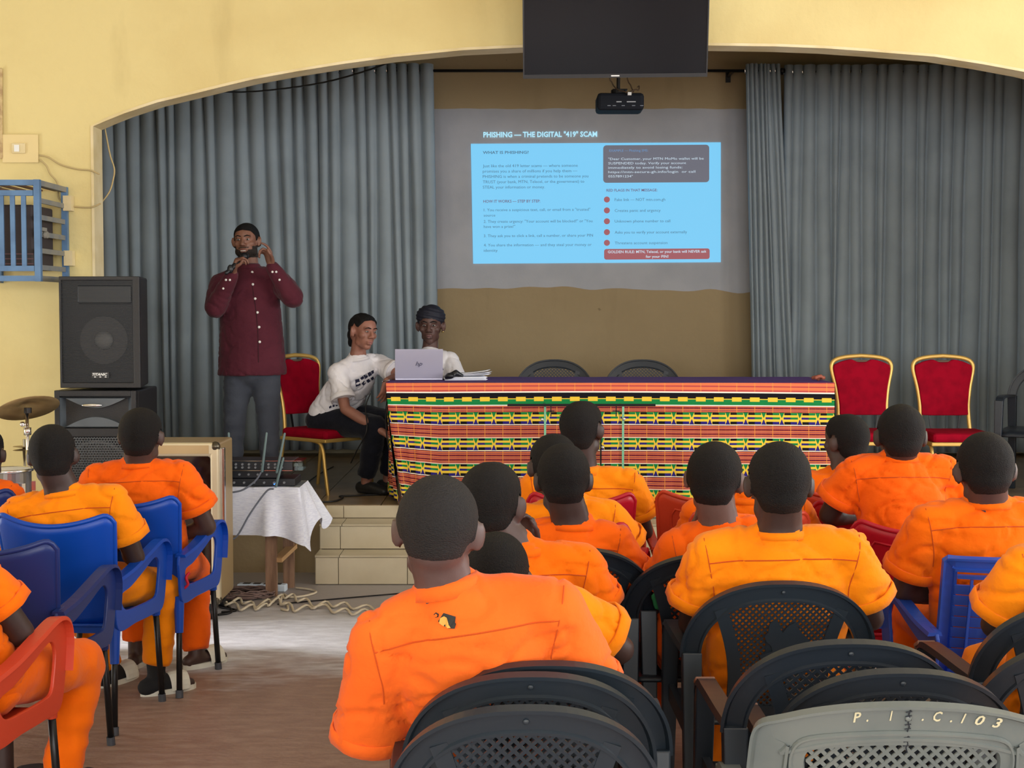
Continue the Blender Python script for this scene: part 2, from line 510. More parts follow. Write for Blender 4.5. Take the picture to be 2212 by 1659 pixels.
bm = BM(); box2(bm, (SX1, WY1, 0), (SX1 + .1, SB, HZ)); struct('wall_stage_right', bm, M_stagewall)
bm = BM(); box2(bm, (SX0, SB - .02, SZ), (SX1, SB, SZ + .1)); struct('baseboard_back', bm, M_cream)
# pale projection area painted on the back wall: ragged roller edges
WYP = SB - .003
top, bot = [], []
for i in range(60):
    f = i / 59; px = 930 + f * 700
    top.append(P(px, 235 + noise.noise((f * 14, 3, 0)) * 2.5, WYP)); bot.append(P(px, 625 + noise.noise((f * 11, 9, 0)) * 7 - 4 * math.sin(f * 5), WYP))
bm = BM(); poly_prism(bm, top + bot[::-1], V((0, .003, 0))); pn = obj('painted_projection_area', bm, M_panel); tag(pn, kind='structure')
pn.parent = wb

# ------------------------------------------------------------ steps with tiles
bm = BM()
Y1, Y2, Y3 = 8.40, 8.61, 8.85; H1, H2 = 0.173, 0.324
box2(bm, (XS0 + .012, Y1 + .01, 0), (XS1, WY0 + .05, H1 - .01))
box2(bm, (XS0 + .012, Y2 + .01, 0), (XS1, WY0 + .05, H2 - .01))
box2(bm, (XS0 + .012, Y3 + .002, 0), (XS1, WY0 + .058, SZ - .013))
steps = tag(obj('stage_steps', bm, M_grout), 'cream tiled steps leading up to the stage', 'steps')
sp = []
def trow(x0, first, y, z0, z1):
    x = x0; w = first
    while x < XS1 - .03:
        x2 = min(x + w, XS1)
        sp.append((((x + x2) / 2, y + .005, (z0 + z1) / 2), (x2 - x - .004, .012, z1 - z0 - .004))); x = x2; w = .40
def tread(x0, first, y0, y1, z):
    x = x0; w = first
    while x < XS1 - .03:
        x2 = min(x + w, XS1)
        sp.append((((x + x2) / 2, (y0 + y1) / 2, z - .006), (x2 - x - .004, y1 - y0 - .002, .012))); x = x2; w = .40
trow(XS0, P(731, 1240, Y1).x - XS0, Y1, 0.002, H1 - .012); tread(XS0 - .004, P(735, 1240, Y1).x - XS0, Y1 - .006, Y2, H1)
trow(XS0, P(735, 1160, Y2).x - XS0, Y2, H1 + .002, H2 - .012); tread(XS0 - .004, P(740, 1130, Y2).x - XS0, Y2 - .006, Y3, H2)
trow(XS0, P(742, 1105, Y3).x - XS0, Y3, H2 + .002, SZ - .002)
for yy0, yy1, zz0, zz1 in ((Y1 + .008, Y2 - .004, .002, H1 - .014), (Y2 + .008, Y3 - .006, .002, H2 - .014)):
    sp.append(((XS0 + .004, (yy0 + yy1) / 2, (zz0 + zz1) / 2), (.012, yy1 - yy0, zz1 - zz0)))
shared_tiles(steps, sp, M_tile)
# ------------------------------------------------------------ stage curtains
M_curt = mat('grey_curtain_cloth', srgb(156, 167, 174), 0.85, col2=srgb(146, 157, 164), nscale=3, bump=0.05, bscale=400, sheen=0.2, spec=0.2)
M_rod = mat('black_metal_rod', srgb(40, 38, 38), 0.4, 0.6)
M_chrome = mat('chrome', (0.75, 0.75, 0.76), 0.18, 1.0)
CY_ = 11.86
CZ1 = P(1000, 155, CY_).z         # rod height
def curtain(name, label, tx0, tx1, bx0, bx1, z0, npl, amp, seed, y=CY_, flat=0.25):
    """pleated curtain; top spans tx0..tx1, bottom bx0..bx1"""
    rnd = random.Random(seed)
    ws = [1 + rnd.uniform(-.35, .35) for _ in range(npl)]
    tot = sum(ws); edges = [0]
    for w in ws: edges.append(edges[-1] + w / tot)
    drift = [rnd.uniform(-.45, .45) / npl for _ in range(npl + 1)]
    am = [rnd.uniform(.7, 1.25) for _ in range(npl)]
    NU = npl * 10; NV = 26; ztop = CZ1 + .05
    def fn(a, b):
        # a across, b from top (0) to bottom (1)
        s = a * npl; k = min(int(s), npl - 1); f = s - k
        e0 = edges[k] + drift[k] * b; e1 = edges[k + 1] + drift[k + 1] * b
        if k == 0: e0 = edges[0]
        if k == npl - 1: e1 = 1.0
        u = e0 + (e1 - e0) * f
        x = (tx0 + (tx1 - tx0) * u) * (1 - b) + (bx0 + (bx1 - bx0) * u) * b
        # rounded front of each pleat, sharp groove at its sides
        g = abs(math.sin(math.pi * f)) ** 0.55
        A = amp * am[k] * (0.8 + 0.35 * b + .2 * noise.noise((k * 3.1, b * 3, seed)))
        yy = y - A * g + .012 * noise.noise((x * 3, b * 4, seed))
        x += .010 * noise.noise((k * 1.7, b * 2.5, seed + 5)) * (1 if 0 < a < 1 else 0)
        z = ztop + (z0 - ztop) * b
        return (x, yy, z)
    root = thing(name, label, 'curtain', ((tx0 + tx1) / 2, y, z0), 0, 'grey stage curtains')
    off = root.location
    bm = BM(); grid(bm, lambda a, b: V(fn(a, b)) - off, NU, NV)
    c = solid(obj('cloth', bm, M_curt, root), .003, 0)
    me_r = None
    for k in range(npl):
        if k % 1 == 0:
            u = edges[k]; x = tx0 + (tx1 - tx0) * u
            if me_r is None:
                b2 = BM(); tube(b2, [V((.024 * math.cos(t), 0, .024 * math.sin(t))) for t in np.linspace(0, 2 * math.pi, 12, endpoint=False)], .004, seg=6, closed=True)
                me_r = bpy.data.meshes.new('eyelet'); b2.to_mesh(me_r); b2.free(); me_r.materials.append(M_chrome)
            r = bpy.data.objects.new('eyelet', me_r); link(r, root); r.location = V((x, y - .008, CZ1)) - off; r.rotation_euler = (0, 0, R(65))
    return root
px = lambda x, Y=CY_: P(x, 600, Y).x
curtain('stage_curtain', 'grey curtain covering the far left side of the stage', px(195), px(690), px(195), px(705), SZ + .05, 17, .075, 3)
curtain('stage_curtain', 'grey curtain behind the two seated women', px(690), px(938), px(700), px(950), SZ + .06, 10, .085, 11, y=CY_ - .05)
curtain('stage_curtain', 'narrow bunched grey curtain right beside the projection area', px(1605), px(1678), px(1628), px(1722), SZ + .04, 8, .06, 21, y=CY_ - .05)
curtain('stage_curtain', 'wide grey curtain behind the red chairs on the right', px(1690), px(2480), px(1688), px(2480), SZ + .03, 29, .075, 31)
for a, b, yy, lab in ((640, 1683, CY_ - .05, 'long black curtain rod across the middle of the back wall'), (180, 693, CY_, 'black curtain rod over the left curtain'), (1685, 2500, CY_, 'black curtain rod over the wide right curtain')):
    t = thing('curtain_rod', lab, 'curtain rod', (px(a), yy, CZ1))
    L = px(b) - px(a)
    bm = BM(); cyl(bm, (0, 0, 0), (L, 0, 0), .012); obj('rod', bm, M_rod, t, smooth=True)
    for xx in (0, L):
        bm = BM(); sphere(bm, (xx, 0, 0), .024); cyl(bm, (xx - .02, 0, 0), (xx + .02, 0, 0), .018); obj('finial', bm, M_rod, t, smooth=True)
    for f in (.1, .9):
        bm = BM(); box2(bm, (L * f - .01, 0, -.01), (L * f + .01, SB - yy - .001, .01)); box2(bm, (L * f - .02, SB - yy - .012, -.05), (L * f + .02, SB - yy - .002, .05)); obj('bracket', bm, M_rod, t)

# ------------------------------------------------------------ projected slide (light on the wall)
K = 1.0 / (2 ** EXPO)
def glow(name, rgb, k=1.0):
    return mat(name, (0.15, 0.16, 0.17), 0.9, emis=srgb(*rgb), estr=k * K, spec=0.0)
M_sl = glow('projected_cyan_light', (112, 205, 250), 0.9)
M_sl_txt = glow('projected_dark_lettering', (62, 116, 150), 0.7)
M_sl_red = glow('projected_red', (170, 72, 84), 0.75)
M_sl_maroon = glow('projected_maroon_lettering', (110, 84, 124), 0.7)
M_sl_grey = glow('projected_grey', (98, 98, 114), 0.75)
M_sl_pale = glow('projected_white_lettering', (205, 225, 240), .85)
M_sl_head = glow('projected_heading_light', (175, 232, 252), .95)
M_sl_blue = glow('projected_blue_lettering', (95, 150, 205), .8)
YS = WYP - .006
org = P(1287, 568, YS)
slide = thing('projected_slide', 'bright cyan projected slide about phishing on the stage wall', 'projection', org)
def quadpx(name, x0, y0, x1, y1, m, dy=0.0, rad=0, corners=None):
    if corners is None: corners = [(x0, y0), (x1, y0), (x1, y1), (x0, y1)]
    pts = corners
    if rad:
        pts = []
        for (cx, cy), a0 in (((x1 - rad, y0 + rad), -90), ((x1 - rad, y1 - rad), 0), ((x0 + rad, y1 - rad), 90), ((x0 + rad, y0 + rad), 180)):
            for k in range(5):
                a = R(a0 + k * 22.5); pts.append((cx + rad * math.cos(a), cy + rad * math.sin(a)))
    Yp = YS - dy
    b2 = BM(); poly_prism(b2, [P(x, y - (x - 1287) * .006, Yp) - org for x, y in pts], V((0, .002, 0)))
    return obj(name, b2, m, slide)
quadpx('slide_field', 0, 0, 0, 0, M_sl, corners=[(1017, 309), (1557, 309), (1557, 568), (1022, 568)])
quadpx('message_box', 1303, 314, 1532, 395, M_sl_grey, .003, rad=7)
quadpx('warning_banner', 1305, 538, 1533, 561, M_sl_red, .003, rad=5)
for cy in (431, 454.5, 478, 501.5, 524.5):
    b2 = BM()
    pts = [P(1311 + 6.5 * math.cos(t), cy + 6.5 * math.sin(t), YS - .003) - org for t in np.linspace(0, 2 * math.pi, 20, endpoint=False)]
    poly_prism(b2, pts, V((0, .002, 0))); obj('bullet_dot', b2, M_sl_red, slide)
def wtext(s, x0, x1, ybase, cap, m, bold=0.0, dy=.005):
    Yp = YS - dy
    a = P(x0, ybase - (x0 - 1287) * .006, Yp); b = P(x1, ybase - (x1 - 1287) * .006, Yp)
    me = text_mesh(s, (b - a).length, cap * Yp / FPX, bold)
    o = obj('text_line', me, m, slide)
    o.location = a - org
    o.rotation_euler = (Matrix.Rotation(math.pi / 2, 3, 'X') @ Matrix.Rotation(math.atan2(b.z - a.z, b.x - a.x), 3, 'Z')).to_euler()
    return o
wtext('PHISHING \u2014 THE DIGITAL "419" SCAM', 1044, 1290, 295, 11, M_sl_head, .03)
L = M_sl_txt
wtext('WHAT IS PHISHING?', 1043, 1142, 331, 6, L, .02)
for i, (s, x1) in enumerate((('Just like the old 419 letter scams \u2014 where someone', 1248), ('promises you a share of millions if you help them \u2014', 1247), ('PHISHING is when a criminal pretends to be someone you', 1271),
                             ('TRUST (your bank, MTN, Telecel, or the government) to', 1262), ('STEAL your information or money.', 1177))):
    wtext(s, 1043, x1, 360 + i * 11.5, 6.2, L)
wtext('HOW IT WORKS \u2014 STEP BY STEP:', 1044, 1167, 436.5, 6, M_sl_maroon, .015)
for s, x1, y in (('1. You receive a suspicious text, call, or email from a "trusted"', 1275, 455), ('source', 1070, 466.5), ('2. They create urgency: "Your account will be blocked!" or "You', 1280, 480), ('have won a prize!"', 1113, 491),
                 ('3. They ask you to click a link, call a number, or share your PIN', 1281, 511), ('4. You share the information \u2014 and they steal your money or', 1278, 531), ('identity', 1075, 542.5)):
    wtext(s, 1045, x1, y, 6, L)
wtext('EXAMPLE \u2014 Phishing SMS:', 1316, 1400, 328, 5, M_sl_blue)
for i, (s, x1) in enumerate((('"Dear Customer, your MTN MoMo wallet will be', 1520), ('SUSPENDED today. Verify your account', 1482), ('immediately to avoid losing funds:', 1474), ('https://mtn-secure-gh.info/login  or call', 1502), ('0557891234"', 1367))):
    wtext(s, 1314, x1, 346 + i * 9.4, 5, M_sl_pale)
wtext('RED FLAGS IN THAT MESSAGE:', 1310, 1420, 414, 5.5, M_sl_maroon, .015)
for s, x1, y in (('Fake link \u2014 NOT mtn.com.gh', 1437, 434.5), ('Creates panic and urgency', 1427, 458), ('Unknown phone number to call', 1448, 481), ('Asks you to verify your account externally', 1484, 505), ('Threatens account suspension', 1442, 528)):
    wtext(s, 1328, x1, y, 6, L)
wtext('GOLDEN RULE: MTN, Telecel, or your bank will NEVER ask', 1313, 1526, 547, 5.5, M_sl_pale, .015)
wtext('for your PIN!', 1395, 1444, 557.5, 5.5, M_sl_pale, .015)

# ------------------------------------------------------------ television and projector
M_black = mat('black_plastic', (0.012, 0.013, 0.016), 0.35)
M_screen = mat('dark_glossy_screen', (0.006, 0.008, 0.012), 0.1, spec=0.25)
M_white = mat('white_plastic', (0.8, 0.8, 0.78), 0.5)
YT = 8.52
a = P(1130, 168, YT); b = P(1528, 168, YT); w = b.x - a.x; h = .64
tv = thing('television', 'large black flat television hanging over the arch', 'television', ((a.x + b.x) / 2, YT, a.z))
tv.rotation_euler = (R(14), R(-.6), 0)
bm = BM(); ring_prism(bm, [(-w / 2, 0, 0), (w / 2, 0, 0), (w / 2, 0, h), (-w / 2, 0, h)], [(-w / 2 + .008, 0, .022), (w / 2 - .008, 0, .022), (w / 2 - .008, 0, h - .008), (-w / 2 + .008, 0, h - .008)], V((0, .03, 0))); obj('bezel', bm, M_black, tv)
bm = BM(); box2(bm, (-w / 2 + .008, .006, .022), (w / 2 - .008, .025, h - .008)); obj('screen', bm, M_screen, tv)
bm = BM(); box2(bm, (-w / 2 + .03, .03, .06), (w / 2 - .03, .065, h - .05)); obj('back_cover', bm, M_black, tv, bevel=.01)
bm = BM(); box2(bm, (-.004 - .02, -.002, .008), (.024, 0, .015)); obj('logo_badge', bm, M_white, tv)
bm = BM(); box2(bm, (-.25, .065, .28), (-.21, .20, .34)); box2(bm, (.21, .065, .28), (.25, .20, .34)); box2(bm, (-.3, .185, .22), (.3, .215, .46)); obj('wall_bracket', bm, M_rod, tv)

YJ = 9.9
c = P(1341, 237, YJ); 
pj = thing('projector', 'black projector hanging below the television', 'projector', (c.x, YJ, c.z))
w, h, d = .315, .115, .25
bm = BM(); box2(bm, (-w / 2, 0, 0), (w / 2, d, h)); o = obj('body', bm, mat('matt_black_casing', (.014, .016, .022), .7, spec=.12), pj, bevel=.022)
bm = BM(); cyl(bm, (.07, d - .005, .055), (.07, d + .03, .055), .035); obj('lens', bm, M_screen, pj)
for xx, ww, zz in ((-.03, .035, .05), (.04, .06, .05)):
    bm = BM(); box2(bm, (xx, -.003, zz), (xx + ww, .002, zz + .006)); obj('socket', bm, mat('pale_print', (.5, .52, .55), .6), pj)
for xx in (-.09, -.055, .005, .075, .13):
    bm = BM(); box2(bm, (xx, -.003, .025), (xx + .022, .002, .03)); obj('socket', bm, mat('dim_print', (.2, .22, .26), .6), pj)
bm = BM(); box2(bm, (.045, -.02, .095), (.07, .0, .115)); obj('cable_plug', bm, M_white, pj)
bm = BM(); cyl(bm, (-.01, .1, h), (-.01, .1, HZ - c.z), .012); cyl(bm, (-.01, .1, h), (-.01, .1, h + .03), .05); box2(bm, (-.05, .07, h + .028), (.05, .13, h + .036)); obj('ceiling_mount', bm, M_rod, pj)
for pts in ([(-.09, .06, 1.0), (-.075, .06, .30), (-.055, .06, .19), (-.02, .03, .14), (.03, -.01, .118), (.055, -.015, .108)], [(.03, .06, 1.0), (.04, .05, .3), (.07, .02, .16), (.085, 0, .12), (.07, -.015, .11)],
            [(.06, 0, .118), (.1, 0, .135), (.12, .0, .13), (.125, .02, .16), (.115, .02, .155)]):
    bm = BM(); tube(bm, spline(pts, 6), .0045, seg=6); obj('cable', bm, mat('brown_cable', srgb(80, 62, 45), .6), pj, smooth=True)
# ------------------------------------------------------------ kente cloth
def kente():
    m = bpy.data.materials.new('kente_print_cloth'); m.use_nodes = True; nt = m.node_tree; b = nt.nodes['Principled BSDF']
    b.inputs['Roughness'].default_value = 0.8; b.inputs['Specular IOR Level'].default_value = 0.15
    uv = nt.nodes.new('ShaderNodeUVMap'); sp = nt.nodes.new('ShaderNodeSeparateXYZ'); nt.links.new(uv.outputs[0], sp.inputs[0])
    U = X(nt, sp.outputs[0]); Vv = X(nt, sp.outputs[1])          # metres: along the table, down from its top edge
    PU, PV, Z0 = 0.109, 0.1557, 0.186
    orange, orange2, maroon, purple = srgb(214, 108, 74), srgb(224, 128, 72), srgb(112, 30, 50), srgb(104, 62, 84)
    yellow, green, blue, black, white = srgb(236, 198, 66), srgb(24, 128, 66), srgb(44, 34, 120), srgb(18, 16, 24), srgb(240, 236, 225)
    u = (U * (1 / PU)).fract()
    # striped ground: repeating thin lines, with faint yellow warp lines
    s = (Vv * (1 / 0.026)).fract()
    c = mixc(nt, s.lt(.36), orange, maroon)
    c = mixc(nt, s.between(.36, .46), c, orange2)
    c = mixc(nt, s.between(.62, .74), c, purple)
    c = mixc(nt, (u - .5).abs().lt(.03) * 0.45, c, srgb(240, 160, 60))
    c = mixc(nt, ((u * 4.0).fract() - .5).abs().lt(.06) * 0.06, c, srgb(240, 150, 70))
    # first band is lighter
    top = Vv.lt(.062)
    c0 = mixc(nt, s.lt(.3), srgb(230, 122, 80), srgb(186, 72, 74))
    c0 = mixc(nt, (u - .5).abs().lt(.03) * 0.3, c0, srgb(246, 176, 70))
    c = mixc(nt, top, c, c0)
    # weave bands
    q = ((Vv - Z0) * (1 / PV)); qf = q.fract(); inband = qf.lt(.47) * Vv.gt(Z0)
    w = qf * (1 / .47)
    row = w * 5.0; rf = row
    w5 = mixc(nt, rf.between(0, 1), yellow, yellow)
    left = u.lt(.5)
    r0 = mixc(nt, left, green, black); r2 = mixc(nt, left, green, blue); r4 = mixc(nt, left, blue, black)
    du = (u - .5).abs().inv() - .5                                  # 0 at motif edges .. .5 at centre
    slant0 = (du - (rf - 0.0) * 0.0)
    edge0 = du.gt(.14); edge2 = du.gt(.10); edge4 = du.gt(.14)
    wv = mixc(nt, rf.between(.05, 1.0) * edge0, w5, r0)
    wv = mixc(nt, rf.between(1.9, 2.75) * edge2, wv, r2)
    wv = mixc(nt, rf.between(3.75, 4.9) * edge4, wv, r4)
    # bow ties at the edge of each motif
    k = (w - .5).abs() * 0.30
    tie = du.lt(k - .012)
    tc = mixc(nt, w.lt(.5), blue, green)
    wv = mixc(nt, tie, wv, tc)
    c = mixc(nt, inband, c, wv)
    wl = qf.between(.47, .50) + qf.gt(.975)
    c = mixc(nt, (wl * Vv.gt(Z0)).op('MINIMUM', 1.0), c, white)
    # head border: white line, black, yellow blocks, green, white line
    c = mixc(nt, Vv.between(.062, .070), c, white)
    c = mixc(nt, Vv.between(.070, .104), c, black)
    c = mixc(nt, Vv.between(.104, .142), c, green)
    c = mixc(nt, Vv.between(.104, .109), c, yellow)
    c = mixc(nt, Vv.between(.095, .121) * (u - .5).abs().lt(.27), c, yellow)
    c = mixc(nt, Vv.between(.142, .148), c, white)
    c = mixc(nt, Vv.lt(0.0), c, srgb(92, 66, 128))                    # table top shows the purple reverse
    nt.links.new(c, b.inputs['Base Color'])
    n = nt.nodes.new('ShaderNodeTexNoise'); n.inputs['Scale'].default_value = 700
    bp = nt.nodes.new('ShaderNodeBump'); bp.inputs['Strength'].default_value = .1; bp.inputs['Distance'].default_value = .004
    nt.links.new(n.outputs[0], bp.inputs['Height']); nt.links.new(bp.outputs[0], b.inputs['Normal'])
    return m
M_kente = kente()
M_wood = mat('rough_brown_wood', srgb(150, 116, 92), .75, col2=srgb(120, 90, 70), nscale=4, stretch=(8, 8, 1), bump=.15, bscale=40)
TX0, TX1, TY0, TY1, TZ = P(836, 828, 8.87).x, P(1800, 825, 8.87).x, 8.875, 9.65, 1.148
tb = thing('stage_table', 'long conference table under the kente cloth', 'table', ((TX0 + TX1) / 2, (TY0 + TY1) / 2, SZ))
bm = BM(); box2(bm, (-(TX1 - TX0) / 2, -(TY1 - TY0) / 2, TZ - SZ - .03), ((TX1 - TX0) / 2, (TY1 - TY0) / 2, TZ - SZ - .004)); obj('table_top', bm, M_wood, tb)
for sx in (-1, 0, 1):
    for sy in (-1, 1):
        bm = BM(); box(bm, (sx * ((TX1 - TX0) / 2 - .08), sy * ((TY1 - TY0) / 2 - .06), (TZ - SZ - .03) / 2), (.045, .045, TZ - SZ - .03)); obj('leg', bm, M_wood, tb)
cloth_org = V((TX0, TY0, SZ))
bm = BM()
Wt = TX1 - TX0
def top_fn(a, b):
    return V((TX0 - .006 + (Wt + .012) * a, TY1 + (TY0 - .012 - TY1) * b, TZ + .004 + .003 * noise.noise((a * 20, b * 5, 2)))) - cloth_org
def front_fn(a, b):
    drop = .80 - .05 * max(0, (.12 - a) / .12)
    pull = .105 * max(0.0, 1 - a / .10) ** 1.5 * b ** 1.3           # left end is gathered inwards
    ripple = .012 * b * math.sin(a * 46 + 2 * math.sin(a * 9)) + .010 * b * noise.noise((a * 12, b * 2, 0))
    ripple += .03 * max(0, 1 - a / .12) * math.sin(a * 160) * b
    return V((TX0 - .006 + (Wt + .012) * a + pull, TY0 - .014 - .012 * b - abs(ripple) - (.02 * b if b > .05 else 0), TZ + .004 - drop * b - .006 * b * noise.noise((a * 5, 1, 1)))) - cloth_org
grid(bm, top_fn, 60, 8, lambda a, b: (a * Wt, -.02 - .7 * (1 - b)))
grid(bm, front_fn, 220, 40, lambda a, b: (a * Wt, b * .80 + .012 * math.sin(a * 2.6 + .4) * (1 - b)))
for side in (0, 1):
    def side_fn(a, b, side=side):
        x = (TX0 - .008 - .02 * b - .015 * b * math.sin(a * 20)) if side == 0 else (TX1 + .008 + .012 * b + .01 * b * math.sin(a * 20))
        if side == 0: x += .10 * b ** 1.3 * (1 - a) ** 2
        return V((x, TY0 - .012 - (.03 * b) * (1 - a) + (TY1 - TY0) * a * (.75 if side == 0 else 1), TZ + .004 - .72 * b)) - cloth_org
    grid(bm, side_fn, 30, 20, lambda a, b: (a * .8, b * .72))
kc = obj('kente_tablecloth', bm, M_kente)
kc.location = cloth_org
tag(kc, 'multicoloured kente patterned cloth covering the long stage table', 'tablecloth')

# ------------------------------------------------------------ things on the table
M_lap = mat('silver_lavender_metal', srgb(186, 184, 205), .38, .35)
lp = thing('laptop', 'open silver laptop standing on the kente cloth', 'laptop', (P(905, 822, 9.15).x, 9.15, TZ + .006), R(4))
bm = BM(); box2(bm, (-.15, 0, 0), (.15, .21, .014)); obj('base', bm, M_lap, lp, bevel=.004)
bm = BM(); A = [(-.148, -.002, .012), (.148, -.002, .012), (.152, -.055 + .10, .196), (-.138 + .0, -.055 + .10, .196)]
A = [(-.150, 0, .010), (.150, 0, .010), (.150, -.045, .195), (-.150, -.045, .195)]
poly_prism(bm, A, V((0, .008, .002))); lid = obj('lid', bm, M_lap, lp, bevel=.002)
me = text_mesh('hp', .042, .028, 0, .35)
o = obj('logo', me, mat('dark_logo_print', srgb(70, 70, 95), .4), lid); o.location = (-.021, -.0255, .098); o.rotation_euler = (math.pi / 2 - math.atan2(.045, .185) * -1 * -1 + 0.0, 0, 0)
o.rotation_euler = (math.pi / 2 + math.atan2(.045, .185), 0, 0); o.location = (-.021, -.0245, .092)
bm = BM(); box2(bm, (-.13, .03, .0145), (.13, .12, .0155)); obj('keyboard', bm, M_black, lp)
M_paper = mat('white_paper', srgb(225, 226, 235), .8)
for i, (x, y, w, d, rz, lab) in enumerate(((1003, 9.22, .26, .20, 8, 'lowest sheaf of white papers beside the laptop'), (1012, 9.24, .27, .19, -5, 'curled pale papers on top of the sheaf beside the laptop'))):
    t = thing('paper_sheaf', lab, 'papers', (P(x, 815, y).x, y, TZ + .009 + i * .026), R(rz), 'papers beside the laptop')
    for k in range(5 - 2 * i):
        bm = BM(); grid(bm, lambda a, b: (-w / 2 + w * a + .006 * math.sin(k * 2), -d / 2 + d * b + .005 * math.cos(k * 3), k * .0045 + i * .02 * (a ** 2) * (k + 1) * .4), 10, 3)
        solid(obj('sheet', bm, M_paper, t), .003)
bm = BM(); tube(bm, [P(965, 815, 9.1), P(985, 806, 9.12), P(998, 812, 9.13)], [.015, .025, .012]); sphere(bm, P(972, 812, 9.1), (.03, .03, .02))
o = obj('black_pouch', fuse(bm, .006, 3), M_black); tag(o, 'small black pouch between laptop and papers', 'pouch')
bm = BM()
for k in range(9): sphere(bm, P(1758 + k * 2.7, 818 + 2 * math.sin(k * 2), 9.12) + V((0, .02 * math.cos(k * 3), .004 + .008 * (k % 2))), .013, u=8, v=6)
o = obj('bead_string', fuse(bm, .004, 1), mat('russet_beads', srgb(150, 80, 60), .5)); tag(o, 'small russet bead string on the right end of the table', 'beads')

# ------------------------------------------------------------ glass lectern in front of the table
def glass_mat():
    m = bpy.data.materials.new('thin_green_glass'); m.use_nodes = True; nt = m.node_tree; nt.nodes.clear()
    out = nt.nodes.new('ShaderNodeOutputMaterial'); mx = nt.nodes.new('ShaderNodeMixShader')
    tr = nt.nodes.new('ShaderNodeBsdfTransparent'); gl = nt.nodes.new('ShaderNodeBsdfGlossy'); fr = nt.nodes.new('ShaderNodeFresnel')
    tr.inputs[0].default_value = (.90, .97, .93, 1); gl.inputs['Roughness'].default_value = .03; fr.inputs[0].default_value = 1.3
    nt.links.new(fr.outputs[0], mx.inputs[0]); nt.links.new(tr.outputs[0], mx.inputs[1]); nt.links.new(gl.outputs[0], mx.inputs[2]); nt.links.new(mx.outputs[0], out.inputs[0])
    return m
M_glass = glass_mat()
M_gedge = mat('green_glass_edge', srgb(120, 185, 150), .25)
M_gtop = mat('dark_glass_edge', srgb(10, 16, 13), .45, spec=.2)
YL = 8.12
gl = thing('glass_lectern', 'clear glass lectern standing in front of the kente table', 'lectern', (P(1256, 1000, YL).x, YL, 0))
zt = P(1256, 873, YL).z; x0 = P(1096, 873, YL).x - gl.location.x; x1 = P(1416, 873, YL).x - gl.location.x
bm = BM(); poly_prism(bm, [(x0, 0, zt), (x1, 0, zt), (x1, .32, zt - .021), (x0, .32, zt - .021)], V((0, 0, -.008))); tp = obj('top', bm, M_glass, gl)
bm = BM(); box2(bm, (x0, -.004, zt - .013), (x1, .001, zt + .002)); obj('front_edge', bm, M_gtop, tp)
for pxs, dep in ((1178, .06), (1346, .0)):
    xx = P(pxs, 900, YL).x - gl.location.x
    bm = BM(); box2(bm, (xx - .005, dep, .06), (xx + .005, dep + .24, zt - .012)); sd = obj('side_panel', bm, M_glass, gl)
    bm = BM(); box2(bm, (xx - .006, dep - .004, .06), (xx + .006, dep - .0005, zt - .012)); obj('panel_edge', bm, M_gedge, sd)
xx0 = P(1216, 900, YL).x - gl.location.x; xx1 = P(1300, 900, YL).x - gl.location.x
bm = BM(); box2(bm, (xx0, .14, .06), (xx1, .148, zt - .15)); fp = obj('centre_panel', bm, M_glass, gl)
bm = BM(); box2(bm, (xx1, .138, .06), (xx1 + .008, .15, zt - .15)); box2(bm, (xx0 - .008, .138, .06), (xx0, .15, zt - .15)); obj('panel_edge', bm, M_gtop, fp)
for pxs, pys, dep in ((1171, 906, .05), (1348, 905, -.01), (1212, 900, .13), (1302, 966, .13)):
    bm = BM(); sphere(bm, P(pxs, pys, YL + dep) - gl.location, .010); obj('fixing_stud', bm, M_chrome, gl, smooth=True)
for pxs in (1190, 1331):
    c = P(pxs, 888, YL + .1) - gl.location
    bm = BM()
    for dx, dz in ((-.02, .0), (.02, 0), (0, .03), (0, -.03)): bar(bm, c, c + V((dx, 0, dz)), .006, .006, (0, 1, 0))
    obj('fixing_clip', bm, M_rod, gl)
bm = BM(); box2(bm, (xx0 - .15, .0, 0.0), (xx1 + .15, .36, .06)); obj('base', bm, M_gtop, gl)

# ------------------------------------------------------------ loudspeakers
M_cab = mat('black_speaker_cabinet', (0.012, 0.012, 0.014), .45, bump=.15, bscale=200)
M_grille = mat('black_metal_grille', (0.02, 0.022, 0.026), .35, .5)
M_cone = mat('grey_speaker_cone', (0.075, 0.07, 0.068), .6)
YK = 8.25
c = P(217, 838, YK)
sp1 = thing('loudspeaker', 'upper black loudspeaker with ribbed grille stacked on another', 'loudspeaker', (c.x, YK, c.z), 0, 'stacked loudspeakers')
w = P(305, 700, YK).x - P(131, 700, YK).x; h = P(217, 597, YK).z - c.z
bm = BM(); poly_prism(bm, [(-w / 2, .03, 0), (w / 2, .03, 0), (w / 2 - .06, .42, 0), (-w / 2 + .06, .42, 0)], V((0, 0, h))); obj('cabinet', bm, M_cab, sp1, bevel=.012)
bm = BM(); ring_prism(bm, [(-w / 2, 0, 0), (w / 2, 0, 0), (w / 2, 0, h), (-w / 2, 0, h)], [(-w / 2 + .012, 0, .03), (w / 2 - .04, 0, .03), (w / 2 - .04, 0, h - .022), (-w / 2 + .012, 0, h - .022)], V((0, .032, 0))); obj('front_frame', bm, M_cab, sp1, bevel=.004)
nsl = 74
b2 = BM()
zs = np.linspace(.034, h - .026, nsl)
for z in zs: box2(b2, (-w / 2 + .012, .006, z - .0017), (w / 2 - .04, .011, z + .0017))
o = obj('grille_ribs', b2, M_grille, sp1); o['kind'] = 'stuff'
cx = P(222, 735, YK).x - c.x; cz = P(222, 735, YK).z - c.z
bm = BM(); cyl(bm, (cx, .055, cz), (cx, .024, cz), .09, .135, 40, caps=True); cn = obj('woofer', bm, M_cone, sp1, smooth=False)
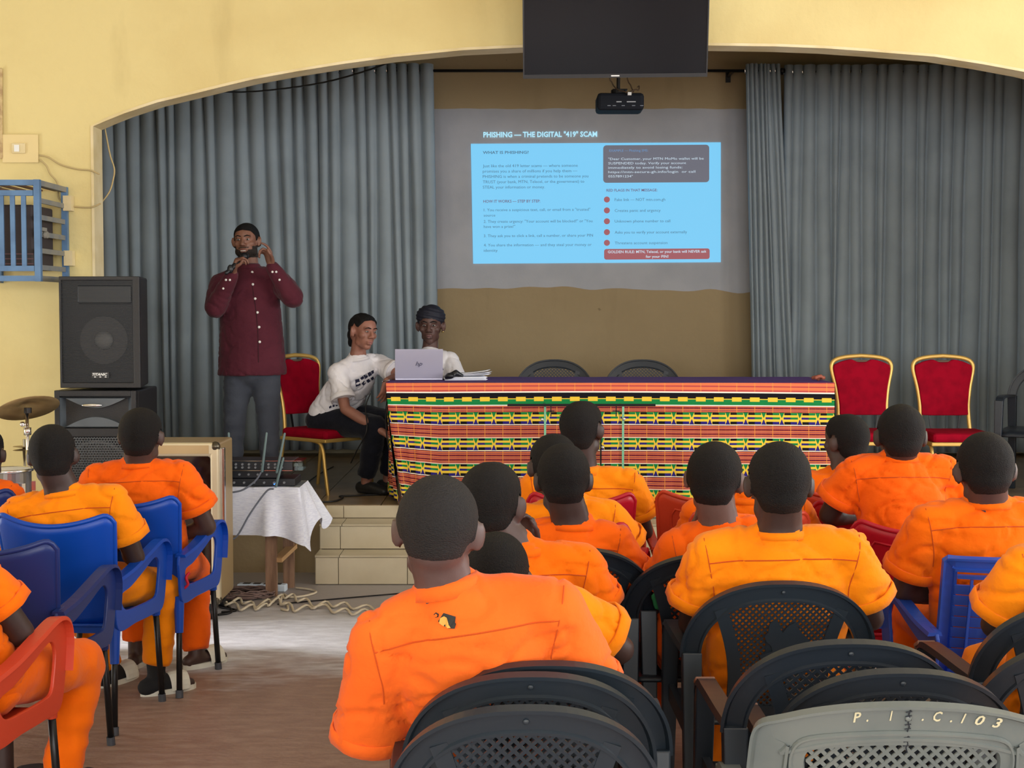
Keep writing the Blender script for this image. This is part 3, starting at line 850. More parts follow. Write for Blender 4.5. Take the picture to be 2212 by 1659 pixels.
bm = BM(); sphere(bm, (cx, .022, cz), (.055, .012, .055)); obj('dust_cap', bm, mat('pale_dust_cap', (.12, .115, .11), .5), cn, smooth=True)
bm = BM(); box2(bm, (-w / 2 + .1, .013, h - .155), (w / 2 - .05, .03, h - .05)); obj('horn', bm, M_black, sp1, bevel=.012)
bm = BM(); box2(bm, (-.05, .001, .055), (.05, .006, .09)); bd = obj('badge', bm, M_black, sp1)
me = text_mesh('TITANIC', .085, .014, .03, .3); o = obj('lettering', me, M_white, bd); o.location = (-.045, .0005, .07); o.rotation_euler = (math.pi / 2, 0, 0)
for k in range(3):
    bm = BM(); box2(bm, (-.035 + k * .03, .0003, .060), (-.025 + k * .03, .001, .0645)); obj('badge_dot', bm, M_white, bd)
c2 = P(205, 842, YK + .02)
sp2 = thing('loudspeaker', 'tall lower loudspeaker with open horn above a mesh woofer', 'loudspeaker', (c2.x, YK + .02, 0), 0, 'stacked loudspeakers')
H = c2.z - .004; w = .465
YB = YK + .02
hz0 = P(205, 925, YB).z; hz1 = P(205, 858, YB).z
bm = BM(); box2(bm, (-w / 2, .05, 0.0), (w / 2, .5, H)); obj('cabinet', bm, M_cab, sp2, bevel=.01)
bm = BM()
for (xa, xb, za, zb) in ((-w / 2, -w / 2 + .03, 0, H), (w / 2 - .03, w / 2, 0, H), (-w / 2 + .03, w / 2 - .03, H - .035, H), (-w / 2 + .03, w / 2 - .03, hz0 - .05, hz0 - .0), (-w / 2 + .03, w / 2 - .03, 0, .04)):
    box2(bm, (xa, 0, za), (xb, .05, zb))
obj('front_frame', bm, M_cab, sp2, bevel=.004)
hw = w / 2 - .03
bm = BM()
M_horn = mat('grey_black_horn', (.085, .10, .115), .3)
out_ = [(-hw, .005, hz0 + .005), (hw, .005, hz0 + .005), (hw, .005, H - .04), (-hw, .005, H - .04)]
mid = (hz0 + H) / 2 - .02
inn = [(-.06, .3, mid - .035), (.03, .3, mid - .035), (.03, .3, mid + .035), (-.06, .3, mid + .035)]
vo = [bm.verts.new(p) for p in out_]; vi = [bm.verts.new(p) for p in inn]
for i in range(4): bm.faces.new((vo[i], vo[(i + 1) % 4], vi[(i + 1) % 4], vi[i]))
bm.faces.new(vi)
hn = obj('horn', bm, M_horn, sp2)
bm = BM()
for sgn, zc in ((1, hz0 + .008), (-1, H - .045)):
    pts = [(-.17 + .34 * k / 16, .01, zc + sgn * .055 * math.sin(math.pi * k / 16)) for k in range(17)]
    poly_prism(bm, pts, V((0, .08, 0)))
obj('horn_lip', bm, M_horn, hn)
bm = BM(); sphere(bm, (-.02, .006, H - .085), (.06, .006, .010)); obj('badge', bm, M_chrome, hn, smooth=True)
# woofer behind perforated mesh
gz1 = hz0 - .05
bm = BM()
pitch = .016; nrow = int((gz1 - .04) / (pitch * .87)); nc = int((2 * hw) / pitch)
for k in range(-nrow, nc + nrow):
    for sgn in (1, -1):
        pts = []
        xa = -hw + k * pitch
        for zz in (0.04, gz1):
            pts.append((xa + sgn * (zz - .04) * .577 + (0 if sgn > 0 else 0), zz))
        (ax, az), (bx, bz) = pts
        t0, t1 = 0.0, 1.0
        dx = bx - ax
        for lim, s_ in ((-hw, 1), (hw, -1)):
            if abs(dx) > 1e-9:
                tt = (lim - ax) / dx
                if (dx * s_) > 0: t0 = max(t0, tt)
                else: t1 = min(t1, tt)
        if t1 - t0 > .01: bar(bm, (ax + dx * t0, .012, az + (bz - az) * t0), (ax + dx * t1, .012, az + (bz - az) * t1), .0045, .002, (0, 1, 0))
o = obj('mesh_grille', bm, mat('grey_mesh_grille', (.12, .13, .14), .4, .6), sp2); o['kind'] = 'stuff'
bm = BM(); cyl(bm, (0, .12, gz1 - .22), (0, .03, gz1 - .22), .08, .19, 40); cn = obj('woofer', bm, M_cone, sp2)
bm = BM(); tube(bm, [V((.19 * math.cos(t), .028, gz1 - .22 + .19 * math.sin(t))) for t in np.linspace(0, 2 * math.pi, 40, endpoint=False)], .014, seg=8, closed=True); obj('surround', bm, mat('grey_rubber', (.1, .1, .105), .5), cn, smooth=True)

# ------------------------------------------------------------ blue steel cage on the wall
M_blue = mat('blue_grey_paint', srgb(92, 128, 168), .5, col2=srgb(80, 112, 150), nscale=8)
M_bside = mat('weathered_grey_blue_paint', srgb(140, 138, 130), .6, col2=srgb(120, 125, 130), nscale=8)
YC0, YC1 = 8.27, 8.797
cg = thing('steel_cage', 'blue steel bar cage fixed to the yellow wall', 'cage', (P(40, 600, YC0).x, YC1, P(40, 608, YC0).z))
O = cg.location
xl, xr = P(-70, 500, YC0).x - O.x, P(82, 500, YC0).x - O.x
zb, zt_ = 0.0, P(40, 388, YC0).z - O.z
yf = YC0 - YC1; yb = -.012
t_ = .034
def cbar(name, a, b, w=t_, h=t_, m=M_blue, up=(0, 1, 0)):
    bm = BM(); bar(bm, a, b, w, h, up); return obj(name, bm, m, cg)
for x in (xl, xr):
    cbar('corner_post', (x, yf, zb), (x, yf, zt_)); cbar('corner_post', (x, yb - .01, zb), (x, yb - .01, zt_))
for z in (zb + .017, zt_ - .017):
    cbar('frame_rail', (xl + .017, yf, z), (xr - .017, yf, z), .031, .031); 
    for x in (xl, xr): cbar('frame_rail', (x, yf + .017, z), (x, yb - .027, z), .031, .031, m=M_bside)
zd0 = P(40, 580, YC0).z - O.z; zd1 = P(40, 417, YC0).z - O.z
for z in (zd0, zd1): cbar('door_rail', (xl + .02, yf, z), (xr - .02, yf, z), .03, .03)
for pxs in (-44, -20, 4, 28, 52): 
    x = P(pxs, 500, YC0).x - O.x; cbar('bar', (x, yf, zd0), (x, yf, zd1), .026, .012)
for k in range(5):
    z = zb + (zt_ - zb) * (.14 + k * .165); cbar('side_bar', (xr, yf, z), (xr, yb, z), .012, .028, M_bside, (0, 0, 1))
for k in range(4):
    x = xl + (xr - xl) * (k + .5) / 4; cbar('top_bar', (x, yf, zt_ - .02), (x, yb, zt_ - .02), .03, .01, mat('brown_slat', srgb(120, 92, 78), .7), (0, 0, 1))
bm = BM(); cyl(bm, (xr + .01, yf + .08, zt_ * .5 - .02), (xr + .03, yf + .08, zt_ * .5 - .02), .02); box2(bm, (xr - .005, yf + .03, zt_ * .5), (xr + .02, yf + .1, zt_ * .5 + .02)); obj('latch', bm, M_bside, cg)
for zf in (.18, .75):
    bm = BM(); box2(bm, (xr, -.06, zt_ * zf), (xr + .05, -.001, zt_ * zf + .09)); obj('hinge_plate', bm, M_cream, cg)
bx = thing('dark_cabinet', 'dark equipment case shut inside the blue cage', 'equipment', (O.x - .06, YC1 - .06, O.z + .07))
bm = BM(); box2(bm, (xl + .1, -.37, 0), (xr - .0, -.0, .37)); obj('case_body', bm, mat('dark_brown_case', srgb(62, 54, 56), .6), bx, bevel=.01)
for k in range(3):
    bm = BM(); box2(bm, (xl + .1, -.374, .03 + k * .028), (xr, -.371, .036 + k * .028)); obj('case_stripe', bm, mat('dull_pink_strip', srgb(120, 88, 92), .6), bx)

# ------------------------------------------------------------ socket box, conduit, wall cables
bxp = P(44, 321, 8.79)
t = thing('socket_box', 'cream surface socket plate on the yellow wall', 'socket', (bxp.x, 8.795, bxp.z))
bm = BM(); box2(bm, (-.108, -.012, -.085), (.108, 0, .085)); obj('plate', bm, mat('cream_plate', srgb(226, 204, 148), .55), t, bevel=.004)
bm = BM(); box2(bm, (-.046, -.024, -.03), (.034, -.012, .03)); sw = obj('switch', bm, M_cream, t, bevel=.003)
bm = BM(); box2(bm, (-.03, -.029, -.02), (.0, -.024, .02)); obj('rocker', bm, M_white, sw)
bm = BM(); tube(bm, [P(2, 150, 8.785), P(2, 230, 8.785), P(3, 340, 8.785)], .010, seg=8); tag(obj('conduit', bm, mat('old_cream_pipe', srgb(205, 180, 130), .6, col2=srgb(170, 140, 100), nscale=30), smooth=True), 'thin cream conduit pipe at the left wall edge', 'conduit')
M_wire = mat('grimy_cream_wire', srgb(190, 168, 120), .7)
for pts, lab, y in (([(86, 335), (105, 340), (130, 355), (165, 365), (195, 368), (214, 376)], 'upper thin cable from the socket plate to the arch', 8.785),
                 ([(86, 345), (100, 358), (108, 375), (124, 395), (126, 425), (135, 435), (155, 445), (195, 448), (217, 440)], 'lower looping cable between the socket plate and the arch', 8.785),
                 ([(225, 268), (229, 290), (238, 335), (247, 365), (244, 390), (236, 415), (217, 440)], 'pale cable hanging in the arch corner', 9.02)):
    bm = BM(); tube(bm, spline([P(x, yv, y) for x, yv in pts], 6), .005, seg=6); tag(obj('wall_cable', bm, M_wire, smooth=True), lab, 'cable', 'cables on the left wall')
bm = BM(); tube(bm, spline([P(870, 122, 9.0), P(800, 150, 9.3), P(700, 178, 9.8), P(600, 193, 10.6), P(520, 199, 11.2), P(455, 197, 11.7)], 6), .006, seg=6)
tag(obj('hanging_cable', bm, M_rod, smooth=True), 'black cable slung across the left curtain top', 'cable')

# ------------------------------------------------------------ drum kit
M_cym = mat('worn_brass_cymbal', srgb(168, 142, 98), .4, .5, col2=srgb(136, 112, 76), nscale=7)
YD = 7.75
c = P(60, 880, YD)
t = thing('cymbal_stand', 'brass cymbal on a chrome stand beside the loudspeakers', 'cymbal', (c.x, YD, 0))
prof = [(.0, .03), (.03, .028), (.045, .012), (.09, .006), (.165, -.004)]
bm = BM(); rings = []
for r_, z_ in prof[1:]:
    rings.append([bm.verts.new((r_ * math.cos(2 * math.pi * k / 40), r_ * math.sin(2 * math.pi * k / 40), z_)) for k in range(40)])
bm.faces.new(rings[0])
for A, B in zip(rings[:-1], rings[1:]):
    for k in range(40): bm.faces.new((A[k], A[(k + 1) % 40], B[(k + 1) % 40], B[k]))
cy_ = solid(obj('cymbal', bm, M_cym, t, smooth=True), .002)
cy_.location = (0, 0, c.z); cy_.rotation_euler = (R(-20), R(-17), 0)
bm = BM(); cyl(bm, (0, 0, c.z - .03), (0, 0, c.z - .002), .02); obj('felt', bm, M_rod, t)
bm = BM(); cyl(bm, (-.003, 0, .55), (-.005, 0, c.z - .03), .009); cyl(bm, (0, 0, .25), (0, 0, .85), .014); cyl(bm, (-.004, 0, .93), (-.004, 0, .97), .02); obj('pole', bm, M_chrome, t, smooth=True)
bm = BM(); sphere(bm, (-.03, 0, c.z - .09), .014); cyl(bm, (-.03, 0, c.z - .09), (.0, 0, c.z - .09), .008); obj('wing_nut', bm, M_chrome, t, smooth=True)
for k in range(3):
    a_ = R(90 + k * 120); bm = BM(); bar(bm, (0, 0, .4), (.28 * math.cos(a_), .28 * math.sin(a_), .012), .02, .012); obj('leg', bm, M_chrome, t)
hc = P(52, 972, 8.0)
t = thing('hi_hat', 'small pair of hi-hat cymbals behind the brass cymbal', 'cymbal', (hc.x, 8.0, 0))
for dz, s in ((0, 1), (.012, -1)):
    bm = BM(); cyl(bm, (0, 0, hc.z + dz), (0, 0, hc.z + dz + .008), .06 if s > 0 else .01, .01 if s > 0 else .06, 32); obj('cymbal', bm, M_cym, t)
bm = BM(); cyl(bm, (0, 0, 0.012), (0, 0, hc.z + .06), .008); obj('pole', bm, M_chrome, t, smooth=True)
for k in range(3):
    a_ = R(30 + k * 120); bm = BM(); bar(bm, (0, 0, .3), (.2 * math.cos(a_), .2 * math.sin(a_), .012), .02, .012); obj('leg', bm, M_chrome, t)
dc = P(22, 1010, 7.6)
t = thing('floor_tom', 'chrome edged grey drum at the left edge', 'drum', (dc.x, 7.6, 0))
M_drum = mat('silver_drum_shell', (.30, .30, .31), .25, .7)
bm = BM(); cyl(bm, (0, 0, .36), (0, 0, dc.z - .01), .105, seg=32); obj('shell', bm, M_drum, t, smooth=False)
for z in (.37, dc.z - .012):
    bm = BM(); tube(bm, [V((.11 * math.cos(a), .11 * math.sin(a), z)) for a in np.linspace(0, 2 * math.pi, 32, endpoint=False)], .009, seg=8, closed=True); obj('hoop', bm, M_chrome, t, smooth=True)
bm = BM(); cyl(bm, (0, 0, dc.z - .012), (0, 0, dc.z - .006), .103, seg=32); obj('drum_head', bm, M_white, t)
for k in range(6):
    a_ = R(k * 60 + 20); bm = BM(); box(bm, (.115 * math.cos(a_), .115 * math.sin(a_), dc.z - .1), (.02, .02, .05), Matrix.Rotation(a_, 4, 'Z')); obj('lug', bm, M_chrome, t)
for k in range(3):
    a_ = R(k * 120 - 60); bm = BM(); cyl(bm, (.12 * math.cos(a_), .12 * math.sin(a_), .55), (.14 * math.cos(a_), .14 * math.sin(a_), 0.0), .007); obj('leg', bm, M_chrome, t)

# ------------------------------------------------------------ flight case by the audience
M_ali = mat('champagne_aluminium', srgb(214, 202, 172), .35, .45)
M_ali2 = mat('brushed_bronze_panel', srgb(182, 158, 118), .4, .5)
M_cap = mat('dark_steel_corner', srgb(90, 84, 72), .3, .9)
YF = 7.42
xr_ = P(474, 1150, YF).x; fw = .44; fh = P(400, 957, YF).z - .085
fc = thing('flight_case', 'tall aluminium framed case with dark glass front', 'equipment case', (xr_ - fw / 2, YF, 0))
z0 = .085
bm = BM(); ring_prism(bm, [(-fw / 2, 0, z0), (fw / 2, 0, z0), (fw / 2, 0, z0 + fh), (-fw / 2, 0, z0 + fh)], [(-fw / 2 + .045, 0, z0 + .045), (fw / 2 - .045, 0, z0 + .045), (fw / 2 - .045, 0, z0 + fh - .07), (-fw / 2 + .045, 0, z0 + fh - .07)], V((0, .05, 0))); obj('front_frame', bm, M_ali, fc, bevel=.012)
bm = BM(); box2(bm, (-fw / 2 + .044, .012, z0 + .044), (fw / 2 - .044, .03, z0 + fh - .069)); obj('glass_front', bm, mat('dark_glass_orange_reflection', (.02, .008, .006), .06, spec=.8), fc)  # red-brown base colour paints the orange reflection into the dark glass
bm = BM(); box2(bm, (-fw / 2 + .05, -.002, z0 + fh - .055), (fw / 2 - .05, .0, z0 + fh - .012)); obj('top_strip', bm, M_ali2, fc)
bm = BM(); box2(bm, (-fw / 2 + .006, .05, z0 + .004), (fw / 2 - .006, .40, z0 + fh - .004)); obj('body', bm, M_ali2, fc, bevel=.01)
bm = BM(); box2(bm, (fw / 2 - .006, .05, z0 + .3), (fw / 2 + .018, .09, z0 + fh - .03)); obj('side_rail', bm, M_chrome, fc, bevel=.004)
for sx in (-1, 1):
    for zz in (z0, z0 + fh):
        bm = BM(); sphere(bm, (sx * (fw / 2 - .02), .02, zz - .02 * (1 if zz > z0 else -1)), (.026, .026, .026)); obj('corner_cap', bm, M_cap, fc, smooth=True)
    for yy in (.05, .35):
        bm = BM(); cyl(bm, (sx * (fw / 2 - .06) - .014, yy, .034), (sx * (fw / 2 - .06) + .014, yy, .034), .034); box2(bm, (sx * (fw / 2 - .06) - .02, yy - .025, .05), (sx * (fw / 2 - .06) + .02, yy + .025, z0 + .004)); obj('caster', bm, M_black, fc)

# ------------------------------------------------------------ little table with the mixers
TBX1 = P(640, 1058, 8.05).x; TBX0 = TBX1 - 1.0; TBZ = .612; TBY0, TBY1 = 8.05, 8.36
t = thing('trestle_table', 'rough wooden table under a white cloth before the stage', 'table', ((TBX0 + TBX1) / 2, 8.2, 0))
O = t.location
bm = BM(); box2(bm, (TBX0 - O.x, TBY0 - O.y, TBZ - .03), (TBX1 - O.x, TBY1 - O.y, TBZ - .004)); obj('table_top', bm, M_wood, t)
for x in (P(584, 1200, 8.05).x, TBX0 + .1):
    for y in (TBY0 + .035, TBY1 - .03):
        xx = x + (.06 if y > 8.2 else 0)
        bm = BM(); box2(bm, (xx - O.x - .03, y - O.y - .025, 0), (xx - O.x + .03, y - O.y + .025, TBZ - .03)); obj('leg', bm, M_wood, t)
    bm = BM(); bar(bm, (x - O.x + .035, TBY0 - O.y + .03, .20), (x - O.x + .08, TBY1 - O.y, .235), .05, .025); obj('stretcher', bm, mat('pale_raw_wood', srgb(190, 150, 105), .7, bump=.1), t)
M_wcl = mat('white_table_cloth', srgb(232, 234, 245), .85, col2=srgb(214, 216, 232), nscale=40, stretch=(1, 1, 6), bump=.2, bscale=160)
bm = BM()
def f_top(a, b): return V((TBX0 - .02 + (TBX1 - TBX0 + .04) * a, TBY0 - .012 + (TBY1 - TBY0 + .02) * b, TBZ + .002))
def f_front(a, b):
    fold = .03 * b * (max(0, math.sin(a * 17)) ** 3) + .02 * b * math.sin(a * 40) * (a > .8)
    zz = TBZ + .002 - (.265 + (.06 * max(0, (a - .86) / .14))) * b
    return V((TBX0 - .02 + (TBX1 - TBX0 + .04) * a + .03 * b * max(0, (a - .8) / .2), TBY0 - .012 - .012 * b - fold, zz))
def f_side(a, b):
    e = .34 - .10 * math.sin(a * math.pi) * 1.0 if a < .95 else .30
    e = .325 - .13 * a + .06 * math.sin(a * 9)
    return V((TBX1 + .02 + .11 * b * (.25 + .9 * a) + .015 * b * math.sin(a * 14), TBY0 - .012 - .012 * b * (1 - a) + (TBY1 - TBY0 + .02) * a, TBZ + .002 - e * b))
grid(bm, f_top, 12, 6); grid(bm, f_front, 80, 14); grid(bm, f_side, 24, 14)
bmesh.ops.remove_doubles(bm, verts=bm.verts[:], dist=.004)
o = obj('white_tablecloth', bm, M_wcl); tag(o, 'white textured cloth draped over the small mixer table', 'tablecloth')
M_mix = mat('dark_mixer_panel', (.018, .02, .026), .4)
def slab(name, label, cat, x0, x1, ytop, ybot, y, depth, z0, knobs, rows, group=None):
    xa, xb = P(x0, 1000, y).x, P(x1, 1000, y).x
    h_ = P(600, ytop, y).z - P(600, ybot, y).z
    t = thing(name, label, cat, ((xa + xb) / 2, y, z0), 0, group)
    w_ = xb - xa
    bm = BM(); box2(bm, (-w_ / 2, 0, 0), (w_ / 2, depth, h_)); obj('housing', bm, M_mix, t, bevel=.005)
    me = None
    for r_ in range(rows):
        for k in range(knobs):
            if me is None:
                b2 = BM(); cyl(b2, (0, 0, 0), (0, -.012, 0), .007, .006, 10); me = bpy.data.meshes.new('knob'); b2.to_mesh(me); b2.free(); me.materials.append(mat('grey_knob', (.22, .23, .25), .4))
            o = bpy.data.objects.new('knob', me); link(o, t); o.location = (-w_ / 2 + .04 + (w_ - .1) * k / (knobs - 1), .0, h_ * (r_ + 1) / (rows + 1))
    return t, w_, h_
t, w_, h_ = slab('amplifier', 'lowest black amplifier unit on the white cloth', 'amplifier', 490, 637, 1040, 1056, 8.07, .24, TBZ + .004, 6, 1, 'stacked audio units')
bm = BM(); sphere(bm, (w_ * .2, -.004, h_ * .35), .006); obj('blue_indicator_light', bm, mat('blue_indicator', (.02, .06, .5), .3, emis=srgb(60, 130, 255), estr=3), t)
z1 = TBZ + .004 + h_ + .002
t, w_, h_ = slab('receiver_unit', 'black receiver in the middle of the stacked audio units', 'receiver', 482, 600, 1022, 1039, 8.08, .2, z1, 5, 1, 'stacked audio units')
z2 = z1 + h_ + .002
t, w_, h_ = slab('mixing_console', 'black mixing console topping the stacked audio units', 'mixer', 480, 632, 1001, 1021, 8.06, .25, z2, 9, 2, 'stacked audio units')
bm = BM(); box2(bm, (-w_ / 2, -.008, -.002), (w_ / 2, .0, .002)); box2(bm, (-w_ / 2, -.006, h_), (w_ / 2 + .05, .0, h_ + .003)); obj('silver_edge', bm, M_chrome, t)
bm = BM(); box2(bm, (w_ / 2 + .002, .0, .0), (w_ / 2 + .055, .2, h_)); obj('clear_end_cover', bm, M_glass, t)
M_ant = mat('grey_green_antenna', srgb(98, 118, 120), .5)
for (a, b_), lab in (((494, 936), (499, 1010)), 'thin dark antenna leaning at the flight case'), (((576, 936), (566, 1018)), 'middle grey antenna rod on the mixer'), (((615, 937), (598, 1020)), 'tall right grey antenna rod on the mixer'), (((612, 990), (596, 1050)), 'short grey antenna rod before the amplifier'):
    bm = BM(); tube(bm, [P(*b_, 8.035), P(*a, 8.035)], [.008, .006], seg=8); tag(obj('antenna', bm, M_ant, smooth=True), lab, 'antenna', 'wireless receiver antennas')

# ------------------------------------------------------------ cables on the floor
def floor_px(x, y, z=0.0):
    d = V((1, 0, 0)) * ((x - CX) / FPX) + FWD + UPV * (-(y - CY) / FPX)
    k = (z - CAMZ) / d.z
    return V((d.x * k, d.y * k, z))
M_ivory = mat('ivory_cable', srgb(205, 192, 168), .6); M_bcab = mat('brown_cable_flex', srgb(120, 98, 92), .6)
def wig(pts, r, m, lab, name='cable', amp=0.0, seed=0, group=None):
    L = spline([floor_px(x, y, r) for x, y in pts], 10)
    if amp:
        for i, p in enumerate(L): p.y += amp * math.sin(i * .9 + seed); p.z += r * (1 + math.sin(i * .9 + seed + 1))
    bm = BM(); tube(bm, L, r, seg=6); return tag(obj(name, bm, m, smooth=True), lab, 'cable', group)
wig([(480, 1310), (520, 1300), (560, 1315), (600, 1300), (640, 1318), (700, 1308), (760, 1312), (830, 1322)], .007, M_ivory, 'ivory cable winding along the floor past the table legs', amp=.05, seed=0, group='cables on the hall floor')
wig([(485, 1303), (530, 1316), (580, 1302), (620, 1290), (660, 1302), (720, 1320), (780, 1325), (835, 1318)], .007, M_ivory, 'second ivory cable twisted round the first on the floor', amp=.05, seed=3, group='cables on the hall floor')
wig([(608, 1316), (622, 1318), (618, 1302), (606, 1306), (612, 1284), (625, 1290), (655, 1288), (682, 1280), (672, 1274), (640, 1270)], .007, M_ivory, 'looped ivory cable end behind the front table leg', group='cables on the hall floor')
wig([(600, 1305), (700, 1296), (780, 1289), (900, 1279), (1000, 1272)], .004, M_rod, 'thin black cable crossing the floor towards the steps', group='cables on the hall floor')
wig([(472, 1275), (490, 1268), (495, 1282), (475, 1295), (490, 1305), (500, 1322), (472, 1328)], .006, M_rod, 'black cable bunch beside the flight case', group='cables on the hall floor')
wig([(478, 1283), (520, 1275), (545, 1290), (490, 1300), (474, 1310), (510, 1318), (480, 1322)], .006, M_rod, 'loose black cable coils under the small table', group='cables on the hall floor')
bm = BM(); rnd = random.Random(5); cc = floor_px(525, 1288); L = []
for i in range(150):
    a_ = i * .63 + rnd.uniform(-.2, .2); rr = .09 + .07 * rnd.random()
    L.append(V((cc.x + rr * 1.2 * math.cos(a_), cc.y + rr * .9 * math.sin(a_), .008 + .07 * rnd.random() * (1.15 - rr / .18))))
tube(bm, spline(L, 3), .004, seg=5); tag(obj('tangled_cable', bm, M_bcab, smooth=True), 'tangled heap of brown cable under the small table', 'cable')
q = floor_px(565, 1278)
t = thing('power_strip', 'white power strip on the floor behind the table leg', 'power strip', (q.x, q.y + .03, 0), R(-6))
bm = BM(); box2(bm, (-.14, -.03, 0), (.14, .03, .04)); obj('housing', bm, mat('bluish_white_plastic', srgb(215, 228, 240), .45), t, bevel=.006)
for k in range(4):
    bm = BM(); box2(bm, (-.11 + k * .06, -.02, .04), (-.07 + k * .06, .02, .042)); obj('outlet', bm, M_mix, t)
for pts, lab in (([(590, 1056), (575, 1062), (540, 1110), (510, 1160), (480, 1170)], 'grey cable hanging over the front of the white cloth'), ([(563, 1022), (550, 1040), (520, 1060), (478, 1065)], 'grey lead plugged into the receiver')):
    bm = BM(); tube(bm, spline([P(x, y, 8.0) for x, y in pts], 6), .005, seg=6); tag(obj('hanging_cable', bm, mat('grey_lead', srgb(110, 115, 128), .5), smooth=True), lab, 'cable')
M_blk = mat('black_cable', (.015, .015, .016), .5)
def stage_wig(pts, lab, r=.006):
    bm = BM(); tube(bm, spline([floor_px(x, y, SZ + r) for x, y in pts], 8), r, seg=6); tag(obj('cable', bm, M_blk, smooth=True), lab, 'cable', 'cables on the stage floor')
stage_wig([(665, 1085), (720, 1083), (740, 1075), (735, 1072), (780, 1070), (830, 1066), (845, 1050)], 'black cable lying across the front of the stage floor')
stage_wig([(660, 1045), (680, 1030), (700, 1018), (720, 1008)], 'thin black cable on the stage near the red chair leg', .004)
for s_, (pts, lab) in enumerate((([(800, 850, 9.35), (790, 880, 9.3), (792, 930, 9.2), (770, 975, 9.3), (758, 1000, 9.4)], 'thin black cable hanging from the woman knee'), ([(838, 850, 8.95), (833, 900, 9.0), (838, 960, 9.05), (850, 1000, 9.05), (842, 1050, 9.1)], 'black laptop cable dropping beside the cloth end'))):
    bm = BM(); tube(bm, spline([P(*q) for q in pts], 6), .004, seg=6); tag(obj('hanging_cable', bm, M_blk, smooth=True), lab, 'cable')
# ------------------------------------------------------------ chairs
M_bpl = mat('black_chair_plastic', (0.013, 0.018, 0.026), .36, bump=.02, bscale=300)
M_bpl2 = mat('dusty_black_chair_plastic', (0.017, 0.025, 0.035), .38)
M_spl = mat('grey_chair_plastic', srgb(112, 118, 116), .45, col2=srgb(98, 106, 106), nscale=5)
M_bluep = mat('blue_chair_plastic', srgb(8, 70, 176), .38)
M_navy = mat('navy_chair_plastic', srgb(28, 48, 112), .38)
M_bluep2 = mat('cobalt_chair_plastic', srgb(44, 84, 188), .38)
M_redo = mat('orange_red_chair_plastic', srgb(206, 70, 44), .4)
M_redc = mat('crimson_chair_plastic', srgb(180, 12, 38), .4)
M_legm = mat('black_steel_leg', (.012, .012, .014), .35, .3)
M_foot = mat('grey_rubber_foot', (.06, .065, .08), .6)

BAND = [(0, -.016), (0, .010), (.010, .010), (.012, .003), (.050, .003), (.058, .006), (.058, -.009), (.052, -.009), (.048, -.003), (.012, -.003), (.008, -.016)]
def back_pt(u, w, rake=.26, curve=.55, y0=-.20):
    return V((u, y0 - rake * (w - .42) + curve * u * u, w))
def lattice(bm, inside, u0, u1, w0, w1, pitch, bw, th, ptf):
    d = pitch
    for sgn in (1, -1):
        k0 = int(((w0 - u1) if sgn > 0 else (w0 + u0)) / d) - 2; k1 = int(((w1 - u0) if sgn > 0 else (w1 + u1)) / d) + 2
        for k in range(k0, k1 + 1):
            # line w = sgn * u + k * d
            n = 90; run = None
            for i in range(n + 1):
                u = u0 + (u1 - u0) * i / n; w = sgn * u + k * d
                ok = w0 <= w <= w1 and inside(u, w)
                if ok and run is None: run = u
                if run is not None and (not ok or i == n):
                    ue = u0 + (u1 - u0) * (i - 1) / n if not ok else u
                    if ue - run > .004:
                        segs = 2 if ue - run > .08 else 1
                        for s in range(segs):
                            a = run + (ue - run) * s / segs; b = run + (ue - run) * (s + 1) / segs
                            bar(bm, ptf(a, sgn * a + k * d), ptf(b, sgn * b + k * d), bw, th, (0, 1, 0.2))
                    run = None
EMBLEM = [(-.035, .715), (-.028, .725), (-.012, .728), (-.008, .712), (.004, .692), (.018, .712), (.036, .722), (.046, .708), (.058, .690), (.078, .672), (.092, .645), (.098, .615), (.086, .622), (.072, .648), (.05, .655), (.03, .642),
          (.042, .628), (.06, .622), (.07, .602), (.052, .606), (.034, .600), (.028, .58), (.044, .566), (.05, .55), (.022, .548), (.0, .556), (-.014, .574), (-.02, .598), (-.036, .610), (-.052, .612), (-.056, .624), (-.040, .630), (-.022, .636), (-.026, .652), (-.04, .664), (-.046, .682), (-.036, .692)]
